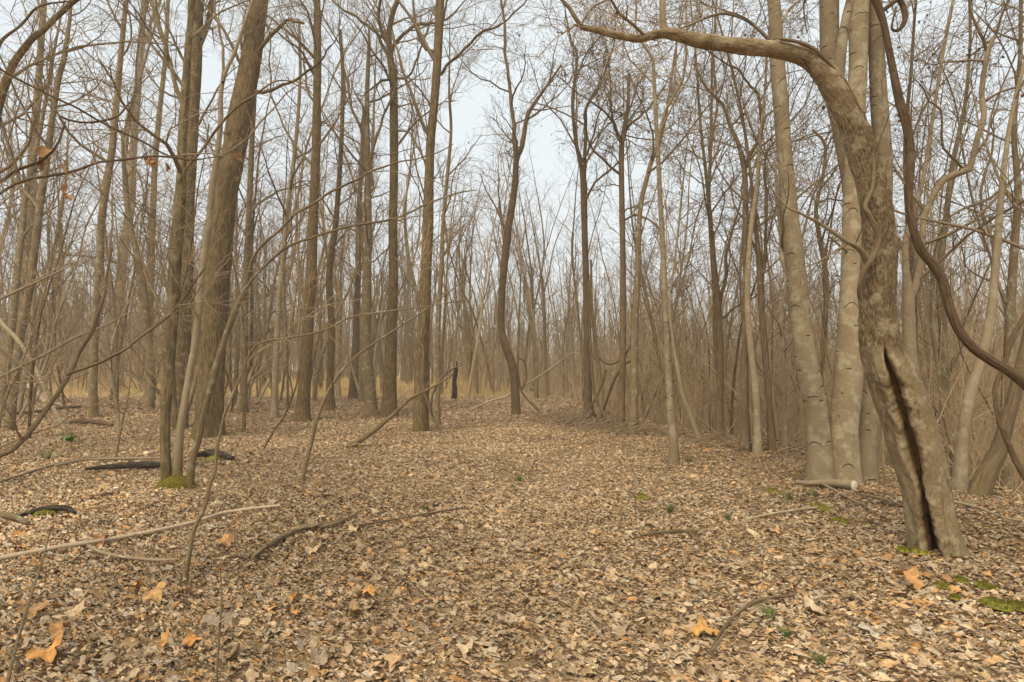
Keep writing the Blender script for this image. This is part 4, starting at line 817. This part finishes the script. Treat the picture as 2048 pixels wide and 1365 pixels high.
for (px, py, w, k, c, lab) in BL:
    q, t = gnd(px, py); s = w * t / F * .82; n = 30; th, r = outline(k, n)
    if k == 1: r = r * (1 + .10 * np.abs(np.sin(9 * th)))
    r = r * (1 + .10 * rl.standard_normal(n)) * (1 + .18 * np.sin(th + rl.random() * 6.28)); a0 = rl.random() * 6.28; rows = [np.zeros((1, 3))]
    for f in (.35, .7, 1.0):
        rows.append(np.stack([f * r * s * np.cos(th + a0), f * r * s * np.sin(th + a0), s * (.22 * f * f * np.sin(2 * th + a0) + .09 * f * np.sin(5 * th) + (.16 * f * f if k == 0 else .03 * f))], -1))
    V = np.concatenate(rows); tl = nrm(np.array([rl.normal(0, .15), -.22 + rl.normal(0, .12), 1.])); ax = nrm(np.cross(tl, [.2, .9, 0])); ay = np.cross(tl, ax)
    V = V[:, :1] * ax + V[:, 1:2] * ay + V[:, 2:] * tl; V[:, 2] -= V[:, 2].min(); base = np.array([q[0], q[1], float(hgt(q[0], q[1])) + .022])
    g = Geo(); j = np.arange(n); j2 = (j + 1) % n
    qd = np.concatenate([np.stack([1 + o_ * n + j, 1 + (o_ + 1) * n + j, 1 + (o_ + 1) * n + j2, 1 + o_ * n + j2], -1) for o_ in (0, 1)])
    cc = (np.array(c) * .72 + np.array([.40, .26, .13]) * .25) * (1 + .12 * rl.standard_normal((len(V), 1))); g.raw(V + base, quads=qd, tris=np.stack([j * 0, 1 + j, 1 + j2], -1), col=np.concatenate([cc, np.ones((len(V), 1))], 1))
    tag(g.build('fallen_leaf', M['leaf'], None, base), lab, 'leaf', 'large single leaves on the litter')
MP = [(1972, 1182, 30, 'bright moss cushion at the right edge, upper one'), (1992, 1220, 44, 'widest bright moss cushion near the right edge'), (2036, 1222, 34, 'moss cushion cut by the right edge of the view'), (1884, 1180, 22, 'small darker moss patch left of the bright cushions'),
      (1910, 1205, 16, 'tiny moss patch below the small darker one'), (1922, 1168, 22, 'thin moss streak above the bright cushions'), (1808, 1107, 22, 'moss patch in front of the hollow trunk, left one'), (1838, 1110, 30, 'moss patch in front of the hollow trunk, right one'),
      (1545, 985, 22, 'moss patch left of the cut log'), (1682, 1048, 32, 'brownish moss mound left of the hollow trunk'), (1640, 1020, 34, 'low moss strip beside the straight pale stick'), (88, 1030, 40, 'yellow-green moss on the decaying stump piece'), (430, 918, 26, 'moss on the dark log right of the clump'), (1285, 998, 22, 'small moss patch in the middle of the path')]
for i, (px, py, w, lab) in enumerate(MP):
    q, t = gnd(px, py + 4); s = w * t / F / 2 * .95; th = np.arange(28) * 2 * math.pi / 28; rows = []
    for f, zz in ((1.1, -.2), (1, .05), (.85, .35), (.6, .55), (.3, .66), (.02, .7)):
        rr = s * f * (1 + .5 * (noise(np.stack([np.cos(th) * 1.6 + i * 3, np.sin(th) * 1.6 + i, th * 0], -1)) - .5))
        rows.append(np.stack([np.cos(th) * rr, np.sin(th) * rr * 1.3, th * 0 + s * .55 * zz + s * .14 * noise(np.stack([np.cos(th) * f * 7 + i * 5 + 20, np.sin(th) * f * 7 + 20, th * 0], -1))], -1))
    base = np.array([q[0], q[1], float(hgt(q[0], q[1])) + .036]); V = np.array(rows) + base; k = 28; j = (np.arange(5) * k)[:, None]; a = np.arange(k)[None]; b2 = (a + 1) % k
    g = Geo(); g.raw(V, quads=np.stack([j + a, j + b2, j + k + b2, j + k + a], -1).reshape(-1, 4))
    m = 240; aa = rl.random(m) * 6.28; fr_ = np.sqrt(rl.random(m)) * .95; rr = s * fr_; bx = base[0] + np.cos(aa) * rr; by = base[1] + np.sin(aa) * rr * 1.3; bz = base[2] + s * .4 * (1 - fr_ ** 2)
    Pb = np.stack([np.stack([bx, by, bz - .004], -1), np.stack([bx + rl.normal(0, .006, m), by + rl.normal(0, .006, m), bz + .012 + .008 * rl.random(m)], -1)], 1)
    g.tubes(Pb, np.tile([[.0028, .0008]], (m, 1)), 3)
    tag(g.build('moss_patch', M['moss'], None, base), lab, 'moss', 'moss patches on the forest floor')
GT = [(1340, 1028, 24, 'small green grass tuft right of the path moss'), (1540, 1240, 30, 'green grass tuft in the right foreground'), (1572, 1280, 22, 'dry yellowish grass tuft in the right foreground'), (95, 918, 20, 'green sprouts far left behind the sticks'), (1376, 925, 16, 'green sprouts at the foot of the light path-edge tree'),
      (1038, 962, 16, 'faint grass sprouts in the middle of the path'), (850, 1022, 14, 'green sprout near the dark thin twig'), (1575, 1000, 26, 'green tuft in front of the cut log, left'), (1625, 994, 18, 'green tuft in front of the cut log, right'), (1455, 1040, 18, 'sparse grass left of the straight pale stick'), (1640, 1330, 24, 'grass blades at the bottom right')]
for (px, py, w, lab) in GT:
    q, t = gnd(px, py + 3); s = w * t / F * 1.1; m = 26; base = np.array([q[0], q[1], float(hgt(q[0], q[1]))]); a = rl.random(m) * 6.28; r = s * .3 * rl.random(m)
    p0 = base + np.stack([np.cos(a) * r, np.sin(a) * r, 0 * r + .01], -1); h = s * (.5 + .6 * rl.random(m)); ln = .5 * h
    p1 = p0 + np.stack([np.cos(a) * ln * .3, np.sin(a) * ln * .3, h * .6], -1); p2 = p0 + np.stack([np.cos(a) * ln, np.sin(a) * ln, h * .85], -1)
    g = Geo(); g.tubes(np.stack([p0, p1, p2], 1), np.tile([[.0026, .0022, .0005]], (m, 1)) * (1 + t / 12), 3)
    tag(g.build('grass_tuft', M['grass'], None, base), lab, 'grass tuft', 'small green tufts on the floor')
def green_plant():
    q, t = gnd(138, 886); g = Geo(); r = np.random.default_rng(9); m = 26; a = r.random(m) * 6.28; rr = .10 * np.sqrt(r.random(m))
    leaf_field(g, r, q[0] + np.cos(a) * rr, q[1] + np.sin(a) * rr, .09 + .05 * r.random(m), 10, 1, 0, .7, .3, 0, z=q[2] + .03 + .1 * r.random(m), colors=np.array([.20, .27, .08]) * (.7 + .6 * r.random((m, 1))))
    g.tubes(np.stack([np.stack([q[0] + 0 * a, q[1] + 0 * a, q[2] + 0 * a], -1), np.stack([q[0] + np.cos(a) * rr, q[1] + np.sin(a) * rr, q[2] + .05 + .04 * rr], -1)], 1), np.full((m, 2), .002), 3)
    g.col[-1][:] = (.10, .14, .05, 1)
    tag(g.build('plant', M['leaf'], None, q, smooth=False), 'small fresh green leafy plant low in the leaves at left', 'plant')
green_plant()

# ------------------------------------------------------------------ background trees: variants, then copies
VAR = []
def variant(i):
    rng = np.random.default_rng(900 + i); H = 13 + 4.5 * rng.random(); r0 = (.07, .09, .11, .14, .10, .075, .16, .085, .12, .06, .10, .13)[i % 12]
    n = 13; P = np.zeros((n, 3)); d = nrm(np.array([rng.normal(0, .05), rng.normal(0, .05), 1])); bend = rng.normal(0, .035, 3) * (1 + 1.2 * (i % 3 == 1))
    for k in range(1, n):
        d = nrm(d + rng.normal(0, .045, 3) + bend * [1, 1, 0] * (1 if k < n // 2 else -1) + [0, 0, .05]); P[k] = P[k - 1] + d * H / (n - 1)
    P[:, 2] -= .15; R = r0 * np.linspace(1, .12, n) ** .9
    P, R = resample(P, R, .45); g = Geo(); trunk(g, P, R, 10, .3, .3, .06, .3, 0, seed=i)
    L = [(P[int(len(P) * .30):], R[int(len(P) * .30):])]
    for q in range(1 + i % 3):
        a, b = spawn(rng, P[None], R[None], 1, .38 + .1 * q, .6, H * .48, .42, 9, .22, .10, rr=.75, rmin=.008, taper=.2)
        L.append((a[0], b[0])); g.tubes(a, b, 6)
    gc = Geo(); crown(gc, rng, L, spec(1.0, .56, .0029, .16, False, .85, .24))
    if i % 4 == 0:                                             # a climbing vine tangle on some
        a, b = spawn(rng, P[None, :len(P) * 2 // 3], R[None, :len(P) * 2 // 3], 60, .05, .95, 1.0, .5, 6, .05, .6, rr=.2, rmin=.006); gc.tubes(a, b, 3)
    bark_ = ('grey', 'brown', 'pale', 'grey', 'lichen', 'brown', 'grey', 'dark', 'pale', 'grey', 'brown', 'lichen')[i % 12]
    tr = g.build('trunk', M[bark_]); cw = gc.build('crown', M['twig']); VAR.append((tr.data, cw.data, r0, bark_))
    bpy.data.objects.remove(tr); bpy.data.objects.remove(cw)
for i in range(12): variant(i)
def sapvar(i):
    rng = np.random.default_rng(700 + i); H = 3.5 + 5 * rng.random(); n = 11; P = np.zeros((n, 3)); d = nrm(np.array([rng.normal(0, .2), rng.normal(0, .2), 1]))
    for k in range(1, n): d = nrm(d + rng.normal(0, .12, 3) + [0, 0, .05]); P[k] = P[k - 1] + d * H / (n - 1)
    P[:, 2] -= .08; R = (.016 + .020 * rng.random()) * np.linspace(1, .2, n); P, R = resample(P, R, .3); g = Geo(); trunk(g, P, R, 7, .2, .1, .1, seed=i)
    gc = Geo(); crown(gc, rng, [(P[2:], R[2:])], [(3, 0, .98, 1.3, .8, 6, .12, .25, 3, .004), (5, .15, .98, .6, .8, 4, .08, .25, 3, .0032), (3, .15, .98, .3, .8, 3, .05, .25, 3, .0028)])
    tr = g.build('stem', M[('grey', 'pale', 'brown')[i % 3]]); cw = gc.build('crown', M['twig_tan' if i % 2 else 'twig']); SV.append((tr.data, cw.data)); bpy.data.objects.remove(tr); bpy.data.objects.remove(cw)
SV = []
for i in range(6): sapvar(i)

rb = np.random.default_rng(41)
LM = [(0, 'the left edge'), (185, 'the slim grey tree with a spreading foot'), (357, 'the three-stemmed mossy clump'), (486, 'the smooth slim orange-footed trunk'), (603, 'the tall reddish trunk'), (740, 'the widening grey trunk'), (841, 'the thickest central trunk'),
      (1033, 'the bent centre tree'), (1176, 'the dark straight trunk'), (1268, 'the leaning brown tree'), (1349, 'the light path-edge tree'), (1491, 'the candelabra tree'), (1640, 'the smooth trunk clump'), (1850, 'the hollow trunk'), (2048, 'the right edge')]
placed = [tuple(b) for b in BASES]; cand = []
def free(x, y, d): return all((x - a) ** 2 + (y - b) ** 2 > d * d for a, b in placed)
def try_place(x, y, d):
    if free(x, y, d): placed.append((x, y)); return True
    return False
TR = []
def region(count, y0, y1, pxlo, pxhi, d, tries=6000):
    c = 0
    for _ in range(tries):
        if c >= count: break
        y = math.sqrt(y0 * y0 + (y1 * y1 - y0 * y0) * rb.random()); px = pxlo + (pxhi - pxlo) * rb.random(); x = (px - CX) / F * y
        if 870 < px < 1165 and y < 27: continue
        if x < edge_x(y) + .3 and px > 870 and y < 20: continue
        if try_place(x, y, d): TR.append((x, y)); c += 1
region(16, 16.5, 27, -120, 860, 2.0)
region(32, 27, 46, -150, 900, 1.7)
region(20, 27, 46, 880, 1180, 1.8)
region(18, 11, 24, 1180, 2200, 1.5)
region(36, 24, 46, 1150, 2250, 1.6)
order = sorted(range(len(TR)), key=lambda i: (CX + F * TR[i][0] / TR[i][1]))
ordw = ['first', 'second', 'third', 'fourth', 'fifth', 'sixth', 'seventh', 'eighth', 'ninth', 'tenth', 'eleventh', 'twelfth', 'thirteenth', 'fourteenth', 'fifteenth', 'sixteenth', 'seventeenth', 'eighteenth', 'nineteenth', 'twentieth']
desc = {'grey': 'grey', 'brown': 'brown', 'pale': 'pale', 'lichen': 'yellowish', 'dark': 'dark'}
seen = {}
for i in order:
    x, y = TR[i]; vi = int(rb.integers(0, 12))
    if x > 1.5 and y < 24: vi = (0, 5, 7, 9, 0, 9)[int(rb.integers(0, 6))]
    tr, cw, r0, bkname = VAR[vi]
    px = CX + F * x / y; zone = max([k for k in range(len(LM)) if LM[k][0] <= max(px, 0)] or [0]); zone = min(zone, len(LM) - 2)
    row = 'near' if y < 20 else ('middle' if y < 32 else 'far'); sc = .78 + .4 * rb.random()
    if x > 1.5: sc *= .8
    th_ = 'slim' if r0 * sc < .10 else 'stout'
    key = (zone, row, bkname, th_); n_ = seen.get(key, 0); seen[key] = n_ + 1
    zl = LM[zone][1]; 
    if px < 0: zl = 'the left edge'
    lab = f"{ordw[n_]} {th_} {desc[bkname]} bare {row}-row tree right of {zl}"
    z = float(hgt(x, y)); o = empty('tree', (x, y, z), lab, 'tree', 'bare trees standing in the background wood')
    o.rotation_euler = (rb.normal(0, .035), rb.normal(0, .035), rb.random() * 6.28); o.scale = (sc, sc, sc)
    a = bpy.data.objects.new('trunk', tr); b = bpy.data.objects.new('crown', cw)
    for c in (a, b): COL.objects.link(c); c.parent = o
# saplings
SP = []
def sreg(count, y0, y1, lo, hi):
    c = 0
    for _ in range(4000):
        if c >= count: break
        y = math.sqrt(y0 * y0 + (y1 * y1 - y0 * y0) * rb.random()); px = lo + (hi - lo) * rb.random(); x = (px - CX) / F * y
        if y < 22 and x < edge_x(y) + .25 and px > 640: continue
        if y < 26 and 700 < px < 1150: continue
        if try_place(x, y, .5): SP.append((x, y)); c += 1
sreg(26, 11, 24, -60, 640); sreg(105, 8, 24, 1190, 2150); sreg(30, 24, 38, 0, 2048); sreg(50, 19, 42, -60, 1000)
sseen = {}
for x, y in sorted(SP, key=lambda p: p[0] / p[1]):
    px = CX + F * x / y; zone = min(max([k for k in range(len(LM)) if LM[k][0] <= max(px, 0)]), len(LM) - 2); row = 'near' if y < 15 else 'far'; vi = int(rb.integers(0, 6))
    kc = ('greyish', 'pale', 'brownish')[vi % 3]; key = (zone, row, kc); n_ = sseen.get(key, 0); sseen[key] = n_ + 1
    lab = f"{ordw[n_]} thin {kc} {row} sapling right of {LM[zone][1]}"
    o = empty('sapling', (x, y, float(hgt(x, y))), lab, 'sapling', 'thin saplings among the trees'); sc = .8 + .5 * rb.random() + (.7 if y > 19 and x < 1 else 0); o.scale = (sc,) * 3; o.rotation_euler = (rb.normal(0, .08), rb.normal(0, .08), rb.random() * 6.28)
    for nm, me in (('stem', SV[vi][0]), ('crown', SV[vi][1])):
        c = bpy.data.objects.new(nm, me); COL.objects.link(c); c.parent = o

# ------------------------------------------------------------------ far wood, brush, dry grass (masses)
def far_wood():
    rng = np.random.default_rng(55); g = Geo(); m = 1700
    y = np.sqrt(46 ** 2 + (125 ** 2 - 46 ** 2) * rng.random(m)); x = (rng.random(m) * 2 - 1) * (y * 1.15 + 4)
    H = 11 + 7 * rng.random(m); n = 7; P = np.zeros((m, n, 3)); P[:, 0] = np.stack([x, y, hgt(x, y) - .2], -1); d = nrm(np.stack([rng.normal(0, .05, m), rng.normal(0, .05, m), np.ones(m)], -1))
    for k in range(1, n): d = nrm(d + rng.normal(0, .05, (m, 3))); P[:, k] = P[:, k - 1] + d * (H / (n - 1))[:, None]
    R = (.06 + .10 * rng.random(m))[:, None] * np.linspace(1, .2, n)[None]; g.tubes(P, R, 5, mi=0)
    a, b = spawn(rng, P, R, 11, .12, .98, 3.0, .75, 5, .2, .18, rmin=.009); g.tubes(a, b, 3, mi=1)
    a, b = spawn(rng, a, b, 6, .15, .98, 1.5, .7, 4, .15, .2, rmin=.006); g.tubes(a, b, 3, mi=1)
    m = 4200; y = np.sqrt(44 ** 2 + (120 ** 2 - 44 ** 2) * rng.random(m)); x = (rng.random(m) * 2 - 1) * (y * 1.1 + 4); k_ = ~((x / y > -.50) & (x / y < -.1) & (y < 78)); x, y = x[k_], y[k_]; m = len(x)
    H = 3 + 6 * rng.random(m); n = 5; P = np.zeros((m, n, 3)); P[:, 0] = np.stack([x, y, hgt(x, y) - .2], -1); d = nrm(np.stack([rng.normal(0, .12, m), rng.normal(0, .12, m), np.ones(m)], -1))
    for k in range(1, n): d = nrm(d + rng.normal(0, .09, (m, 3))); P[:, k] = P[:, k - 1] + d * (H / (n - 1))[:, None]
    g.tubes(P, (.025 + .03 * rng.random(m))[:, None] * np.linspace(1, .3, n)[None], 4, mi=2)
    a, b = spawn(rng, P, np.full((m, n), .02), 6, .1, .98, 2.2, .8, 4, .2, .25, rmin=.010); g.tubes(a, b, 3, mi=2)
    a, b = spawn(rng, a, b, 3, .1, .98, 1.1, .8, 3, .2, .25, rmin=.007); g.tubes(a, b, 3, mi=2)
    tag(g.build('distant_trees', [M['grey'], M['twig'], M['twig_tan']]), 'distant bare wood that reads as one brown mass along the horizon', 'wood', kind='stuff')
far_wood()
def brush():
    rng = np.random.default_rng(56); g = Geo()
    def stems(x, y, hmin, hmax, r, mi):
        m = len(x); H = hmin + (hmax - hmin) * rng.random(m) ** 1.6; n = 6; P = np.zeros((m, n, 3)); P[:, 0] = np.stack([x, y, hgt(x, y) - .05], -1)
        d = nrm(np.stack([rng.normal(0, .28, m), rng.normal(0, .28, m), np.ones(m)], -1)); cur = rng.normal(0, .10, (m, 3)) * [1, 1, .5]
        for k in range(1, n): d = nrm(d + cur + rng.normal(0, .05, (m, 3))); P[:, k] = P[:, k - 1] + d * (H / (n - 1))[:, None]
        R = (r * np.clip(rng.lognormal(0, .55, m), .5, 3.6))[:, None] * np.linspace(1, .3, n)[None]; g.tubes(P, R, 4, mi=mi)
        a, b = spawn(rng, P, R, 4, .3, .98, .9, .7, 4, .12, .25, rmin=r * .3); g.tubes(a, b, 3, mi=mi)
        a, b = spawn(rng, a, b, 2, .2, .98, .4, .7, 3, .08, .25, rmin=r * .24); g.tubes(a, b, 3, mi=mi)
    y = np.sqrt(7 ** 2 + (20 ** 2 - 49) * rng.random(1700)); px = 1150 + 1050 * rng.random(1700); x = (px - CX) / F * y; k = x > edge_x(y) + .4 + .6 * rng.random(1700)
    stems(x[k], y[k], .5, 3.4, .007, 0); 
    m = 1500; y = np.sqrt(8.5 ** 2 + (27 ** 2 - 72) * rng.random(m)); px = 1120 + 1080 * rng.random(m); x = (px - CX) / F * y; k = x > edge_x(y) + .5; x, y = x[k], y[k]; m = len(x); H = 2.2 + 4.5 * rng.random(m); n = 9
    P = np.zeros((m, n, 3)); P[:, 0] = np.stack([x, y, hgt(x, y) - .05], -1); d = nrm(np.stack([rng.normal(0, .10, m), rng.normal(0, .10, m), np.ones(m)], -1))
    for k in range(1, n): d = nrm(d + rng.normal(0, .07, (m, 3)) + [0, 0, .04]); P[:, k] = P[:, k - 1] + d * (H / (n - 1))[:, None]
    R = (.008 * np.clip(rng.lognormal(0, .5, m), .5, 3))[:, None] * np.linspace(1, .3, n)[None]; g.tubes(P, R, 5, mi=0)
    a, b = spawn(rng, P, R, 4, .35, .98, .8, .6, 5, .12, .25, rmin=.0025); g.tubes(a, b, 3, mi=0)
    m = 3400; y = np.sqrt(19 ** 2 + (44 ** 2 - 19 ** 2) * rng.random(m)); px = -80 + 2250 * rng.random(m); x = (px - CX) / F * y
    k = ((px > 1150) & (x > edge_x(y) + .5)) | ((y > 31) & (px > 900)) | ((px < 430) & (y > 24) & (rng.random(m) < .35)); stems(x[k], y[k], .6, 4.0, .009, 1)
    tag(g.build('brush', [M['stem_tan'], M['stem_tan']]), 'dense tan leafless brush filling the slope and the gaps between trunks', 'brush', kind='stuff')
brush()
def twig_debris():
    rng = np.random.default_rng(58); g = Geo(); x, y = scatter(rng, 2.4, 20, 3.2); m = len(x); a = rng.random(m) * 6.28; ln = (.10 + .45 * rng.random(m) ** 2)
    z = hgt(x, y) + .035; n = 5; s = np.linspace(-.5, .5, n); bend = rng.normal(0, .12, m)
    P = np.stack([x[:, None] + np.cos(a)[:, None] * s * ln[:, None] - np.sin(a)[:, None] * (s ** 2 * ln[:, None] * bend[:, None] * 4), y[:, None] + np.sin(a)[:, None] * s * ln[:, None] + np.cos(a)[:, None] * (s ** 2 * ln[:, None] * bend[:, None] * 4), z[:, None] + .02 * rng.random((m, 1)) + .03 * s * rng.normal(0, 1, (m, 1))], -1)
    R = (.0022 + .0035 * rng.random(m) ** 3)[:, None] * np.linspace(1, .5, n); g.tubes(P, R, 4)
    # heap of dead sticks at the foot of the dark straight trunk and along the ledge
    cx = [1130, 1160, 1190, 1220, 1250, 1100, 1390, 1450, 1530]; cy = [846, 850, 856, 862, 868, 838, 890, 900, 905]
    for px, py in zip(cx, cy):
        q, t = gnd(px, py); m = 60 if px < 1300 else 14; xx = q[0] + rng.normal(0, .4, m); yy = q[1] + rng.normal(0, .35, m); a = rng.normal(0, .7, m); el = np.abs(rng.normal(0, .3, m)); ln = .3 + .9 * rng.random(m)
        d = np.stack([np.cos(a) * np.cos(el), np.sin(a) * np.cos(el), np.sin(el)], -1) * ln[:, None]; p0 = np.stack([xx, yy, hgt(xx, yy) + .02], -1)
        g.tubes(np.stack([p0, p0 + d * .5 + rng.normal(0, .03, (m, 3)), p0 + d], 1), np.tile([[.010, .008, .004]], (m, 1)), 4)
    tag(g.build('twig_debris', M['twig']), 'small fallen twigs and stick heaps strewn over the leaf litter', 'twigs', kind='stuff')
twig_debris()
def dry_grass():
    rng = np.random.default_rng(60); g = Geo(); m = 40000; y = np.sqrt(29 ** 2 + (80 ** 2 - 29 ** 2) * rng.random(m)); px = -80 + 1120 * rng.random(m); x = (px - CX) / F * y
    k = x < 1.5 + rng.normal(0, 1, m); x, y = x[k], y[k]; m = len(x); a = rng.random(m) * 6.28; h = .12 + .25 * rng.random(m); p0 = np.stack([x, y, hgt(x, y)], -1); p1 = p0 + np.stack([np.cos(a) * h * .4, np.sin(a) * h * .4, h], -1)
    g.tubes(np.stack([p0, p1], 1), np.tile([[.02, .004]], (m, 1)), 3); tag(g.build('dry_grass', M['straw']), 'dry straw-coloured grass of the clearing beyond the left-hand trees', 'grass', kind='stuff')
dry_grass()

# ------------------------------------------------------------------ thin haze volume, added to lighten and warm the dark far brush
def haze():
    x0, x1, y0, y1, z0, z1 = float(gx[0]) - 2, float(gx[-1]) + 2, float(gy[0]) - 2, float(gy[-1]) + 2, -2.6, 26.0
    v = [(x, y, z) for z in (z0, z1) for y in (y0, y1) for x in (x0, x1)]
    f = [(0, 2, 3, 1), (4, 5, 7, 6), (0, 1, 5, 4), (2, 6, 7, 3), (0, 4, 6, 2), (1, 3, 7, 5)]
    me = bpy.data.meshes.new('haze'); me.from_pydata(v, [], f); me.update(); o = bpy.data.objects.new('haze', me); COL.objects.link(o); o['kind'] = 'stuff'
    m = bpy.data.materials.new('haze'); m.use_nodes = True; t = m.node_tree; t.nodes.clear(); p = t.nodes.new('ShaderNodeVolumePrincipled'); q = t.nodes.new('ShaderNodeOutputMaterial')
    p.inputs['Color'].default_value = (.94, .92, .86, 1); p.inputs['Density'].default_value = HAZE; t.links.new(p.outputs[0], q.inputs['Volume']); me.materials.append(m)
HAZE = .0016
haze()
SC.cycles.volume_bounces = 1
